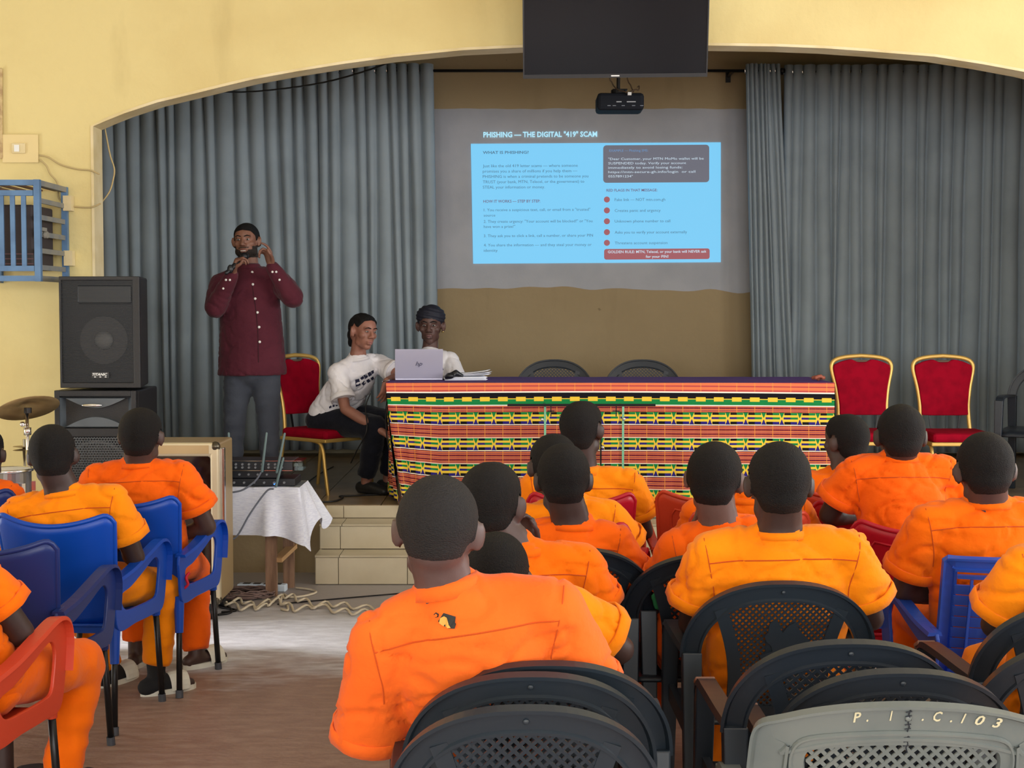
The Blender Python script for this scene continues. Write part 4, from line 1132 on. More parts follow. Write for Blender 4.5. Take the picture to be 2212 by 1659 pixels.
def net_chair(name, label, style='arch', m=M_bpl, group=None, emblem=False, pitch=.0165, arm_tip=None):
    t = thing(name, label, 'chair', (0, 0, 0), 0, group)
    pt = back_pt
    N = 40
    if style == 'arch':
        HW, TOP, ZB = .272, .840, .615
        arc = []
        for i in range(N + 1):
            f = -math.pi / 2 + math.pi * i / N
            s, c = math.sin(f), math.cos(f)
            arc.append((HW * math.copysign(abs(s) ** .86, s), ZB + (TOP - ZB) * (c ** .92 if c > 0 else 0)))
        inner_w = lambda u: ZB + (TOP - ZB - .056) * math.sqrt(max(0, 1 - (abs(u) / (HW - .055)) ** 2.1))
        sec = BAND
        sx = lambda w: .108 + .055 * max(0, (w - .56) / .22) ** 1.6
        bot = .45
    else:
        HW, TOP, ZB = .300, .835, .55
        arc = [(-.300, .55), (-.300, .64), (-.297, .72), (-.292, .765), (-.276, .785), (-.24, .797), (-.18, .815), (-.10, .829), (0, .835)]
        arc = arc + [(-u, w) for u, w in arc[-2::-1]]
        arc = [(p.x, p.z) for p in spline([V((u, 0, w)) for u, w in arc], 3)]
        inner_w = lambda u: .750 - .30 * u * u
        sec = [(0, -.014), (0, .010), (.010, .010), (.012, .003), (.07, .003), (.078, .008), (.078, -.010), (.072, -.010), (.068, -.003), (.012, -.003), (.006, -.014)]
        sx = lambda w: .190 - .03 * max(0, (.75 - w)) / .3
        bot = .45
    path = [pt(u, w) for u, w in arc]
    nrm = lambda i: V((-2 * .55 * path[i].x, 1, .26))
    bm = BM(); sweep(bm, path, nrm, sec); bf = obj('back_frame', bm, m, t, bevel=0)
    if style == 'arch':
        for sgn in (-1, 1):
            ws = [bot - .03, .50, .56, .62, .68, .74, inner_w(.14) + .012]
            wid = .018
            pp = [pt(sgn * (sx(w) + wid * .8), w) for w in ws]
            bm = BM(); sweep(bm, spline(pp, 3), V((0, 1, .26)), [(-wid, -.007), (-wid, .005), (wid, .005), (wid, -.007)]); obj('stile', bm, m, t)
    else:
        # raised border running up both sides and over the top of the net
        half = [(-.168, .43), (-.182, .52), (-.196, .62), (-.207, .69), (-.203, .728), (-.182, .746), (-.12, .757), (-.05, .763), (0, .764)]
        full = half + [(-u, w) for u, w in half[-2::-1]]
        pp = spline([pt(u, w) for u, w in full], 4)
        bm = BM(); sweep(bm, pp, lambda i: V((-1.1 * pp[i].x, 1, .26)), [(-.016, -.006), (-.013, -.012), (-.009, -.012), (-.006, -.007), (.015, -.007), (.017, .004), (-.016, .004)]); obj('net_border', bm, m, t)
    bm = BM(); ins = lambda u, w: abs(u) < sx(w) + .004 and w < inner_w(u) + .006
    lattice(bm, ins, -.2, .2, bot, TOP, pitch * 1.414, pitch * .42, .004, pt)
    nt_ = obj('net_panel', bm, m, t)
    bm = BM(); pp = [pt(u, bot) for u in np.linspace(-.13, .13, 7)]; sweep(bm, pp, V((0, 1, .26)), [(-.02, -.006), (-.02, .006), (.02, .006), (.02, -.006)]); obj('lower_rail', bm, m, t)
    if emblem:
        bm = BM(); poly_prism(bm, [pt(u, w) + V((0, -.010, 0)) for u, w in EMBLEM], V((0, .006, 0))); bmesh.ops.triangulate(bm, faces=[f for f in bm.faces if len(f.verts) > 4]); obj('lion_emblem', bm, m, t)
    bm = BM(); sphere(bm, pt(0, TOP - .03) + V((0, -.006, 0)), (.006, .003, .006)); obj('mould_mark', bm, m, t)
    # arms, legs, seat
    for sgn in (-1, 1):
        e = pt(HW, ZB); ex = (HW - .03) * sgn
        pts = spline([V((ex, e.y - .005, ZB + .01)), V((ex * 1.03, e.y + .10, ZB + .015)), V((ex * 1.06, .06, ZB + .02)), V((ex * 1.06, .17, ZB + .012)), V((ex * 1.05, .215, ZB - .03))], 5)
        bm = BM(); sweep(bm, pts, lambda i: V((0, .25, 1)), [(-.027, -.010), (-.022, .006), (.022, .006), (.027, -.010)]); obj('arm', bm, m, t)
        if arm_tip is not None:
            bm = BM(); q = V((ex * 1.055, .205, ZB + .004)); box(bm, q, (.05, .045, .012), Matrix.Rotation(R(-25), 4, 'X')); obj('worn_arm_tip', bm, arm_tip, t, bevel=.003)
        def leg(top, botp, w0, w1):
            bm = BM(); top = V(top); botp = V(botp)
            vs = []
            for p, w in ((top, w0), (botp, w1)):
                vs.append([bm.verts.new(p + V((a * w * .5, b * w * .42, 0))) for a, b in ((-1, -1), (1, -1), (1, 1), (-1, 1))])
            bm.faces.new(vs[0]); bm.faces.new(vs[1][::-1])
            for i in range(4): bm.faces.new((vs[0][i], vs[0][(i + 1) % 4], vs[1][(i + 1) % 4], vs[1][i]))
            obj('leg', bm, m, t, bevel=.004)
        leg((ex * 1.05, .20, ZB), (ex * 1.08, .235, 0), .052, .036)
        leg((ex, e.y - .005, ZB + .01), (ex * 1.02, -.30, 0), .056, .038)
        bm = BM(); bar(bm, (ex * 1.02, e.y + .02, .40), (ex * 1.04, .20, .40), .02, .05); obj('side_rail', bm, m, t)
    bm = BM(); grid(bm, lambda a, b: (-.245 + .49 * a, -.21 + .44 * b, .425 - .018 * math.sin(math.pi * a) * math.sin(math.pi * min(1, b * 1.2)) - .03 * max(0, b - .85) / .15), 10, 10)
    solid(obj('seat', bm, m, t), .012)
    return t
def shell_chair(name, label, m=M_bluep, group=None, grid_back=False, leg_m=None, panel=False):
    t = thing(name, label, 'chair', (0, 0, 0), 0, group)
    def bpt(a, b):
        # a 0..1 across, b 0..1 up
        u = (a - .5) * 2; w0 = .40
        wt = .795 + .050 * u * u - .045 * max(0, (abs(u) - .80) / .20) ** 3
        w = w0 + (wt - w0) * b
        hw = .195 + .028 * b
        return V((u * hw, -.19 - .30 * (w - .42) + .075 * u * u * (.5 + .5 * b), w))
    if not grid_back:
        bm = BM(); grid(bm, bpt, 40, 12); solid(obj('backrest', bm, m, t), .012, 0)
        edge = [bpt(0, b) for b in np.linspace(0, 1, 8)] + [bpt(a, 1) for a in np.linspace(0, 1, 42)[1:-1]] + [bpt(1, b) for b in np.linspace(1, 0, 8)]
        bm = BM(); tube(bm, edge, .0095, seg=8); obj('back_rim', bm, m, t, smooth=True)
        if panel:
            inner = [bpt(.12, b) for b in np.linspace(.1, .78, 5)] + [bpt(a, .86) for a in np.linspace(.16, .84, 9)] + [bpt(.88, b) for b in np.linspace(.78, .1, 5)]
            bm = BM(); tube(bm, [p + V((0, -.008, 0)) for p in inner], .005, seg=6); obj('moulded_line', bm, m, t, smooth=True)
    else:
        def bp(a, b): 
            u = (a - .5) * 2; w = .40 + .435 * b
            return V((u * (.20 + .01 * b), -.19 - .28 * (w - .42) + .05 * u * u, w))
        rim = [bp(0, b) for b in np.linspace(0, .97, 8)] + [bp(.03, 1.0)] + [bp(a, 1.0) for a in np.linspace(.08, .92, 14)] + [bp(.97, 1.0)] + [bp(1, b) for b in np.linspace(.97, 0, 8)]
        bm = BM(); sweep(bm, rim, lambda i: V((0, 1, .28)), [(0, -.010), (0, .012), (.045, .008), (.045, -.010), (.036, -.010), (.034, -.002), (.010, -.002), (.008, -.010)]); obj('back_frame', bm, m, t)
        for k in range(9):
            b0 = .10 + k * .082
            bm = BM(); pp = [bp(a, b0) for a in np.linspace(.09, .91, 10)]
            sweep(bm, pp, V((0, 1, .28)), [(-.0168, -.003), (-.0168, .004), (.0168, .0085), (.0168, .002)]); obj('slat', bm, m, t)
        for k in range(5):
            a0 = .2 + k * .15
            bm = BM(); pp = [bp(a0, b) + V((0, -.004, 0)) for b in np.linspace(.05, .84, 6)]
            sweep(bm, pp, V((0, 1, .28)), [(-.004, -.004), (-.004, .004), (.004, .004), (.004, -.004)]); obj('rib', bm, m, t)
        bm = BM(); sweep(bm, [bp(a, .86) + V((0, -.004, 0)) for a in np.linspace(.1, .9, 8)], V((0, 1, .28)), [(-.006, -.006), (-.006, .004), (.006, .004), (.006, -.006)]); obj('top_line', bm, m, t)
    outer = [(-.23, .585), (-.10, .605), (.05, .645), (.16, .672), (.225, .655), (.25, .60), (.238, .50), (.20, .395), (.1, .385), (-.05, .385), (-.2, .385), (-.23, .48)]
    inner = [(-.17, .520), (-.09, .535), (.03, .575), (.12, .607), (.158, .600), (.172, .565), (.160, .50), (.14, .455), (.08, .447), (-.03, .447), (-.13, .452), (-.17, .48)]
    def cloop(L, n=5):
        out = []; m_ = len(L)
        for i in range(m_):
            p0, p1, p2, p3 = [V((*L[(i + k) % m_], 0)) for k in (-1, 0, 1, 2)]
            for k in range(n):
                q = k / n; r = 0.5 * ((2 * p1) + (p2 - p0) * q + (2 * p0 - 5 * p1 + 4 * p2 - p3) * q * q + (3 * p1 - p0 - 3 * p2 + p3) * q ** 3)
                out.append((r.x, r.y))
        return out
    outer_s, inner_s = cloop(outer), cloop(inner)
    for sgn in (-1, 1):
        def f3(yz):
            y, z = yz; return V((sgn * (.212 + .05 * (y + .23) / .48), y, z))
        bm = BM(); ring_prism(bm, [f3(q) for q in outer_s], [f3(q) for q in inner_s], V((sgn * .012, 0, 0)))
        ar = obj('arm', bm, m, t, bevel=.003)
        top = spline([f3(q) + V((sgn * .012, 0, 0)) for q in outer[:7]], 4)
        bm = BM(); sweep(bm, top, lambda i: V((0, max(0, i - 9) / 8, 1)) if i < 17 else V((0, 1, max(-.2, (21 - i) / 6))), [(-.024, -.006), (-.02, .006), (.02, .006), (.024, -.006)]); obj('arm_flange', bm, m, ar)
        for fy, ty in ((.205, .235), (-.19, -.25)):
            lm = leg_m or M_legm
            p0 = V((sgn * (.235 if fy > 0 else .205), fy, .41)); p1 = V((sgn * (.25 if fy > 0 else .22), ty, .0))
            bm = BM(); tube(bm, [p0, p1 + V((0, 0, .012))], .0125, seg=10, cap=0); lg = obj('leg', bm, lm, t, smooth=True)
            bm = BM(); cyl(bm, p1, p1.lerp(p0, .075), .016, .0155, 12); obj('rubber_foot', bm, M_foot, lg)
            k = .36 if fy < 0 else .12
            bm = BM(); cyl(bm, p0.lerp(p1, k), p0, .017, .022, 12); obj('leg_socket', bm, m, t, smooth=False)
    bm = BM(); grid(bm, lambda a, b: (-.215 + .43 * a, -.20 + .43 * b, .41 - .018 * math.sin(math.pi * a) * math.sin(math.pi * min(1, b * 1.2)) - .035 * max(0, b - .85) / .15), 10, 10)
    solid(obj('seat', bm, m, t), .012)
    bm = BM(); box2(bm, (-.21, -.20, .375), (.21, -.19, .41)); obj('seat_skirt', bm, m, t)
    bm = BM(); box2(bm, (-.21, .215, .365), (.21, .225, .38)); obj('seat_skirt', bm, m, t)
    return t
M_gold = mat('gold_painted_tube', srgb(206, 168, 92), .35, .45)
M_velvet = mat('red_velvet', srgb(146, 4, 32), .85, col2=srgb(130, 3, 28), nscale=14, spec=.1, bump=.08, bscale=300)
def banquet(name, label, group=None):
    """gold framed red banquet chair, facing +y"""
    t = thing(name, label, 'chair', (0, 0, 0), 0, group)
    def bp(u, w): return V((u, -.20 - .16 * (w - .40), w))
    half = [(.165, .40), (.160, .46), (.158, .56), (.172, .68), (.196, .79), (.194, .835), (.165, .862), (.10, .878), (0, .886)]
    out = spline([bp(u, w) for u, w in half], 4); full = out + [V((-p.x, p.y, p.z)) for p in out[-2::-1]]
    bm = BM(); tube(bm, full, [(.014, .012)] * len(full), seg=10); obj('back_frame', bm, M_gold, t, smooth=True)
    def pad(a, b):
        w = .50 + .355 * b; 
        e = np.interp(w, [.40, .46, .56, .68, .79, .835, .862], [.165, .160, .158, .172, .196, .194, .16]) - .006
        return e, w
    def topw(u): return .866 - .10 * (abs(u) / .19) ** 2.6 * .45 - (.022 * math.exp(-(u / .05) ** 4))
    outline = []
    us = np.linspace(-.185, .185, 25)
    for u in us: outline.append((u, min(topw(u), .862)))
    for w in np.linspace(.80, .50, 10): outline.append((pad(0, (w - .5) / .355)[0], w))
    for u in np.linspace(.15, -.15, 6)[1:-1]: outline.append((u, .497))
    for w in np.linspace(.50, .80, 10): outline.append((-pad(0, (w - .5) / .355)[0], w))
    bm = BM(); poly_prism(bm, [bp(u, w) + V((0, -.014, 0)) for u, w in outline], V((0, .034, 0))); obj('back_pad', bm, M_velvet, t, bevel=.008)
    bm = BM(); tube(bm, [bp(u, .862 - .012) + V((0, .003, 0)) for u in (-.05, 0, .05)], .008, seg=8); obj('grip_hole_rim', bm, mat('brown_grip', srgb(96, 74, 62), .6), t, smooth=True)
    bm = BM(); box2(bm, (-.205, -.19, .355), (.205, .235, .415)); obj('seat', bm, M_velvet, t, bevel=.022)
    bm = BM(); ring_prism(bm, [(-.212, -.2, .335), (.212, -.2, .335), (.212, .24, .335), (-.212, .24, .335)], [(-.19, -.18, .335), (.19, -.18, .335), (.19, .22, .335), (-.19, .22, .335)], V((0, 0, .024))); obj('seat_rim', bm, M_gold, t, bevel=.006)
    for sgn in (-1, 1):
        bm = BM(); tube(bm, spline([V((sgn * .165, -.205, .41)), V((sgn * .170, -.215, .30)), V((sgn * .178, -.26, .0))], 5), [(.013, .011)] * 11, seg=8); obj('leg', bm, M_gold, t, smooth=True)
        bm = BM(); tube(bm, spline([V((sgn * .190, -.10, .345)), V((sgn * .195, .10, .343)), V((sgn * .197, .19, .31)), V((sgn * .20, .225, .15)), V((sgn * .20, .25, .0))], 5), [(.012, .012)] * 21, seg=8); obj('leg', bm, M_gold, t, smooth=True)
        bm = BM(); bar(bm, (sgn * .08, -.205, .35), (sgn * .10, -.212, .50), .012, .008, (0, 1, 0)); obj('back_strut', bm, M_legm, t)
    return t
def place(o, x, y, z=0.0, rz=0.0):
    o.location = (x, y, z); o.rotation_euler = (0, 0, rz); return o

# stage chairs
g = 'red and gold banquet chairs on the stage'
bq = place(banquet('banquet_chair', 'red and gold banquet chair at the right end of the kente table', g), P(1868, 800, 9.55).x, 9.38, SZ, math.pi)
b2_ = place(copy_tree(bq), P(2047, 800, 9.5).x, 9.34, SZ, math.pi); b2_['label'] = 'rightmost red and gold banquet chair before the wide curtain'
b3_ = place(copy_tree(bq), P(700, 900, 9.62).x, 9.62, SZ, R(-130)); b3_['label'] = 'red and gold banquet chair on which the white shirted woman sits'
ARCHG = 'black plastic net back chairs'
ca = net_chair('plastic_armchair', 'left of two black chairs tucked behind the kente table', group=ARCHG)
place(ca, P(1197, 800, 10.2).x, 9.93, SZ, math.pi)
c_ = place(copy_tree(ca), P(1388, 800, 10.2).x, 9.92, SZ, math.pi); c_['label'] = 'right of two black chairs tucked behind the kente table'
c_ = place(copy_tree(ca), P(2236, 850, 9.5).x, 9.3, SZ, R(152)); c_['label'] = 'black plastic chair on the stage at the right picture edge'
c_ = place(copy_tree(ca), P(930, 850, 10.2).x, 10.15, SZ, math.pi); c_['label'] = 'black chair under the woman with the black head wrap'
# ------------------------------------------------------------ people
def skin(name, col, rough=.5): return mat(name, col, rough, col2=tuple(c * .82 for c in col), nscale=12, bump=.05, bscale=250)
SK_DARK = skin('very_dark_skin', srgb(60, 44, 41)); SK_DARK2 = skin('deep_brown_skin', srgb(72, 52, 47))
SK_MAN = skin('brown_skin', srgb(130, 90, 74)); SK_W1 = skin('warm_brown_skin', srgb(148, 100, 84)); SK_W2 = skin('dark_brown_skin', srgb(88, 62, 56))
def hair_mat(name, col):
    m = mat(name, col, .7, bump=.8, bscale=240, spec=.3, stretch=(1, 1, 1.8)); return m
M_hair = hair_mat('short_black_hair', (.007, .006, .0065)); M_hairg = hair_mat('cropped_greying_hair', (.022, .02, .021))
M_eye = mat('eye_white', (.30, .27, .25), .4); M_iris = mat('dark_iris', (.01, .007, .005), .15)
def cloth_mat(name, col, col2): return mat(name, col, .8, col2=col2, nscale=5, bump=.35, bscale=38, spec=.15, sheen=.1)
O_RED = cloth_mat('deep_orange_cotton', srgb(252, 104, 8), srgb(246, 96, 6))
O_PINK = cloth_mat('washed_orange_cotton', srgb(243, 108, 34), srgb(236, 100, 30))
O_YEL = cloth_mat('amber_orange_cotton', srgb(253, 142, 8), srgb(248, 130, 6))
O_MID = cloth_mat('bright_orange_cotton', srgb(253, 116, 6), srgb(248, 106, 5))
M_seam = mat('dark_orange_stitching', srgb(196, 76, 14), .85)
M_maroon = cloth_mat('maroon_shirt_cotton', srgb(86, 36, 48), srgb(76, 30, 42)); M_trous = cloth_mat('charcoal_trouser_cloth', srgb(74, 78, 88), srgb(66, 70, 80))
M_tee = cloth_mat('white_tshirt_cotton', srgb(228, 224, 228), srgb(218, 214, 220)); M_leg = cloth_mat('black_legging_cloth', srgb(22, 24, 34), srgb(18, 20, 28))
M_shoe = mat('black_shoe', (.012, .012, .013), .5); M_slide = mat('white_rubber_slide', srgb(222, 220, 208), .55); M_sock = mat('black_sock', (.012, .012, .014), .9)

def rotm(yaw, pitch=0, roll=0):
    return (Matrix.Rotation(R(yaw), 4, 'Z') @ Matrix.Rotation(R(pitch), 4, 'X') @ Matrix.Rotation(R(roll), 4, 'Y'))
def add_head(bm, M, s=1.0, face=True, jaw=1.0):
    def e(c, r, rot=None):
        m = M @ Matrix.Translation(V(c) * s) @ (rot if rot is not None else Matrix.Identity(4)) @ Matrix.Diagonal((r[0] * s, r[1] * s, r[2] * s, 1))
        sphere_m(bm, m, 20, 14)
    e((0, -.020, .028), (.0765, .092, .084))          # cranium
    e((0, .012, .030), (.071, .078, .078))            # forehead
    e((0, .022, -.035), (.060 * jaw, .066, .072))     # face and jaw
    e((0, .052, -.090), (.028, .026, .022))           # chin
    e((0, -.042, -.020), (.062, .058, .060))          # occiput
    for sx in (-1, 1):
        e((sx * .044, .050, -.018), (.022, .026, .022))
        e((sx * .047 * jaw, .012, -.066), (.018, .032, .026) if jaw >= 1 else (.012, .026, .022))
        e((sx * .085, -.014, -.004), (.0085, .021, .033), Matrix.Rotation(R(sx * -34), 4, 'Z') @ Matrix.Rotation(R(-10), 4, 'X'))
        e((sx * .077, -.004, -.006), (.012, .012, .022))
        e((sx * .078, -.002, -.026), (.007, .010, .014))
        if face:
            e((sx * .030, .076, .030), (.024, .012, .009))    # brow
            e((sx * .014, .092, -.026), (.010, .011, .008))   # nostrils
    if face:
        t = [M @ (V(q) * s) for q in ((0, .084, .022), (0, .094, .0), (0, .104, -.020))]
        tube(bm, t, [.009 * s, .011 * s, .0135 * s], seg=10)
        e((0, .084, -.053), (.026, .012, .0075)); e((0, .082, -.067), (.024, .013, .0085))
    else:
        e((0, .090, -.015), (.014, .016, .022))
def add_hand(bm, wrist, d, n, side, curl=(30, 35, 25), spread=4, s=1.0, thumb=35, fcurl=None):
    """wrist point, direction d to the fingers, palm normal n (palm faces n), side = +1 when the thumb is on +lateral"""
    d = V(d).normalized(); n = V(n); n = (n - d * n.dot(d)).normalized(); lat = d.cross(n)
    tube(bm, [wrist, wrist + d * .03 * s, wrist + d * .075 * s], [(.026 * s, .020 * s), (.036 * s, .017 * s), (.040 * s, .014 * s)], ref=lat)
    for k, (off, L) in enumerate(((.030, .070), (.010, .080), (-.010, .075), (-.029, .060))):
        c = (fcurl[k] if fcurl else 1.0)
        base = wrist + d * (.078 - .004 * abs(k - 1)) * s + lat * (off * side * s)
        ang = 0; p = base; pts = [base - d * .02 * s, base]
        dirf = (d + lat * side * math.tan(R(spread * (1.5 - k)))).normalized()
        for seg, cu in zip((.45, .32, .23), curl):
            ang += R(cu) * c
            p = p + (dirf * math.cos(ang) + n * math.sin(ang)) * (L * seg * s); pts.append(p)
        tube(bm, pts, [.0088 * s, .0088 * s, .0082 * s, .0076 * s, .0066 * s], seg=8)
    b = wrist + d * .02 * s + lat * (.028 * side * s)
    td = (d * math.cos(R(thumb)) + lat * (side * math.sin(R(thumb))) + n * .35).normalized()
    tube(bm, [b, b + td * .035 * s, b + td * .06 * s + n * .008 * s, b + (td * .06 + d * .022) * s + n * .014 * s], [.012 * s, .0105 * s, .0095 * s, .008 * s], seg=8)

def shell_from(me, M, test, off, s=1.0):
    """copy of the faces of me where test(local) > 0, pushed out by off; the border is slid onto the line test = 0"""
    Mi = M.inverted(); nv = len(me.vertices); up = M.to_3x3() @ V((0, 0, 1))
    h = [-9.0] * nv
    for v in me.vertices:
        l = Mi @ v.co
        if l.length < .17 * s: h[v.index] = test(l / s)
    bm = BM(); mp = {}
    for p in me.polygons:
        hv = [h[i] for i in p.vertices]
        if min(hv) > -.5 and max(hv) > 0:
            for i in p.vertices:
                if i not in mp:
                    v = me.vertices[i]; l = Mi @ v.co
                    if h[i] > 0: mp[i] = bm.verts.new(v.co + v.normal * (off(l / s, h[i]) if callable(off) else off * h[i] + .0008))
                    else: mp[i] = bm.verts.new(v.co + up * (-h[i] * .030 * s) + v.normal * .0006)
            bm.faces.new([mp[i] for i in p.vertices])
    for f in bm.faces: f.smooth = True
    bm.normal_update()
    return bm
def hairline(l, low=-.072, front=.068, side=-.004):
    a = abs(math.atan2(l.x, -l.y))
    zb = np.interp(a, [0, .7, 1.15, 1.45, 1.75, 2.0, 2.5, 3.2], [low, low + .004, low + .03, side + .022, side + .002, .030, front - .010, front])
    if abs(l.x) > .0785 and l.z < .032 and -.05 < l.y < .03: return -9.0
    return min(1.0, (l.z - zb) / .030)
def cyl_between(a, b, f): return a.lerp(b, f)

def person(label, H, hrot, SL, SR, EL, ER, WL, WR, hip, KL, KR, AL, AR, shirt, pants, skn, hair=M_hair, N=None, sleeve=.60, voxel=.0095, hs=1.0,
           face=False, hands=None, group='seated audience in orange uniforms', cat='person', tw=1.0, td=1.0, yoke=True, hem=0.0, footdir=None, collar=False, wr=.0075, seed=0,
           hair_kind='short', long_sleeve=False, barefoot=False, slide=None, sock=None, armr=1.0, shirt_vox=.0105, low=-.072, floor=0.0, jaw=1.0, hipdrop=.03, flat_hem=False, neckr=1.0):
    root = thing('person', label, cat, (hip.x, hip.y, floor), 0, group); O = root.location.copy()
    def fin(name, me, m, parent=root):
        me.transform(Matrix.Translation(-O)); return obj(name, me, m, parent)
    lat = (SR - SL); sw = lat.length; lat.normalize()
    mid = (SL + SR) / 2
    if N is None: N = mid + V((0, 0, .055))
    M = Matrix.Translation(H) @ rotm(*hrot)
    fwd_h = (M.to_3x3() @ V((0, 1, 0)))
    front = V((0, 0, 1)).cross(lat)                # points forward for people facing +y
    # --- body
    bm = BM(); add_head(bm, M, hs, face, jaw)
    hb = M @ (V((0, -.030, -.045)) * hs)
    tube(bm, [hb, hb.lerp(N, .6), N + V((0, 0, -.06))], [(.062 * neckr, .056 * neckr), (.065 * neckr, .058 * neckr), (.078, .064)], ref=lat)
    tube(bm, [N + V((0, 0, -.03)), mid.lerp(hip, .45), hip], [(.085, .055), (.10, .06), (.11, .07)], ref=lat, seg=14)
    for S, E, Wp, sd in ((SL, EL, WL, -1), (SR, ER, WR, 1)):
        tube(bm, [N.lerp(S, .3) + V((0, 0, -.035)), S, S.lerp(E, .5), E], [.045, .050 * armr, .045 * armr, .039 * armr])
        tube(bm, [E, E.lerp(Wp, .3), E.lerp(Wp, .75), Wp], [.040 * armr, .042 * armr, .031 * armr, .025 * armr])
        hd = None if hands is None else hands.get(sd)
        if hd: add_hand(bm, Wp, *hd[0], **hd[1])
        else: add_hand(bm, Wp, (Wp - E), V((0, -.2, -1)), -sd, curl=(35, 35, 25))
    feet = []
    for K, A, sd in ((KL, AL, -1), (KR, AR, 1)):
        hp = hip + lat * (sd * .085)
        tube(bm, [hp, K, A], [.075, .052, .036])
        fd = V(footdir[sd]) if footdir and sd in footdir else front.copy()
        fd.z = 0; fd.normalize()
        heel = V((A.x, A.y, floor + .034)) - fd * .045; toe = V((A.x, A.y, floor + .026)) + fd * .15
        tube(bm, [A, V((A.x, A.y, floor + .04))], [.036, .036])
        tube(bm, [heel, heel.lerp(toe, .55) + V((0, 0, .008)), toe], [(.030, .030), (.040, .030), (.036, .020)], ref=V((0, 0, 1)).cross(fd))
        feet.append((heel, toe, fd, sd))
    me = fuse(bm, voxel, 3)
    hbm = shell_from(me, M, lambda l: hairline(l, low=low), .0075, hs) if hair_kind == 'short' else None
    extra = {}
    if hair_kind == 'rows':
        hbm = shell_from(me, M, lambda l: hairline(l, low=-.035, front=.084, side=.030), lambda l, h: (.004 + .006 * abs(math.sin(l.x * 150))) * min(1, max(0, h) * 3) + .0008, hs)
    if hair_kind == 'man':
        hbm = shell_from(me, M, lambda l: hairline(l, low=-.06, front=.072), .006, hs)
        def beard(l):
            if l.y < .0: return max(0, min(1, (-.020 - l.z) / .02)) * (1 if l.y > -.03 and l.z > -.11 else 0)
            up = -.050 - .030 * max(0, 1 - abs(l.x) / .034) if abs(l.x) < .05 else -.030
            must = 1 if (-.048 < l.z < -.036 and abs(l.x) < .034 and l.y > .06) else 0
            return max(max(0, min(1, (up - l.z) / .01)), must) if l.z > -.108 else 0
        extra['beard'] = shell_from(me, M, lambda l: beard(l) or -9.0, .002, hs)
    body = fin('body', me, skn)
    if hbm is not None: 
        hm = bpy.data.meshes.new('hair'); hbm.to_mesh(hm); hbm.free(); fin('hair', hm, hair)
    for k, b in extra.items():
        hm = bpy.data.meshes.new(k); b.to_mesh(hm); b.free(); fin(k, hm, mat('short_dark_beard', (.022, .015, .012), .8, bump=.6, bscale=240))
    # --- shirt
    bm = BM(); hems = []
    hp0 = hip + V((0, 0, -hipdrop))
    sp_ = [hp0, hip.lerp(mid, .28), hip.lerp(mid, .58), hip.lerp(mid, .84), mid + V((0, 0, .0)), N + V((0, 0, -.005))]
    wd = max(sw * .5, .17)
    rd = [(.190 * tw, .135 * td), (.182 * tw, .130 * td), (wd * .98 * tw, .125 * td), (wd * .99, .115 * td), (wd * .86, .098 * td), (.074, .070)]
    if flat_hem:
        sp_[0] = sp_[0] + V((0, 0, -.03)); rd[0] = (.212 * tw, .150 * td); rd[1] = (.200 * tw, .145 * td)
    tube(bm, sp_, rd, ref=lat, seg=24, cap=0 if flat_hem else 2)
    for S, E, Wp, sd in ((SL, EL, WL, -1), (SR, ER, WR, 1)):
        tube(bm, [N + lat * (sd * .035) + V((0, 0, -.03)), N.lerp(S, .55) + V((0, 0, -.008)), S], [.052, .062, .066], seg=14)
        if not long_sleeve:
            e = S.lerp(E, sleeve)
            d_ = (E - S).normalized()
            tube(bm, [S, S.lerp(E, sleeve * .5), e], [.066, .074 * armr, .086 * armr], seg=16, cap=0); hems.append((e, d_, .086 * armr))
        else:
            tube(bm, [S, S.lerp(E, .5), E], [.070, .066 * armr, .060 * armr], seg=16)
            tube(bm, [E, E.lerp(Wp, .5), E.lerp(Wp, .93)], [.060 * armr, .050 * armr, .038 * armr], seg=14)
    sm = fuse(bm, shirt_vox, 3)
    off = V((seed * 3.7, seed * 1.3, 0))
    def fold(p):
        q = V((p[0] * 6, p[1] * 6, p[2] * 13 + 5 * p[0])) + off
        q2 = V((p[0] * 15 - 8 * p[2], p[1] * 12, p[2] * 16)) + off
        k = wr * (1.0 if p[2] < mid.z - .05 else .75)
        q3 = V((p[0] * 5 + p[2] * 3.5, p[1] * 5, p[2] * 8 - p[0] * 4)) + off
        a, b = noise.noise(q3), noise.noise(q)
        return k * (.8 * noise.noise(q2) + .6 - 1.5 * math.exp(-(a / .055) ** 2) - 1.2 * math.exp(-(b / .05) ** 2))
    displace(sm, fold)
    bvh = BVHTree.FromPolygons([v.co for v in sm.vertices], [p.vertices for p in sm.polygons])
    shirt_o = fin('shirt', sm, shirt)
    def on_shirt(p, lift=.0006):
        o_ = V((p.x, p.y - 1.0 if front.y > 0 else p.y + 1.0, p.z)); dr = V((0, 1, 0)) if front.y > 0 else V((0, -1, 0))
        h = bvh.ray_cast(o_, dr)
        return None if h[0] is None else h[0] + h[1] * lift
    for e, d_, r_ in hems:
        ax = d_.cross(V((0, 1, .3))).normalized(); ay = d_.cross(ax); hb_ = BM(); rings = []
        for (rr_, h_) in ((r_ - .001, -.028), (r_ + .004, -.026), (r_ + .006, .006), (r_ + .001, .008), (r_ - .006, -.006)):
            rings.append([hb_.verts.new(e + d_ * h_ + ax * (rr_ * math.cos(2 * math.pi * k / 26) * (1 + .04 * math.sin(k * 1.9 + seed))) + ay * (rr_ * math.sin(2 * math.pi * k / 26))) for k in range(26)])
        for A_, B_ in zip(rings, rings[1:] + rings[:1]):
            for k in range(26): hb_.faces.new((A_[k], A_[(k + 1) % 26], B_[(k + 1) % 26], B_[k]))
        bmesh.ops.recalc_face_normals(hb_, faces=hb_.faces[:])
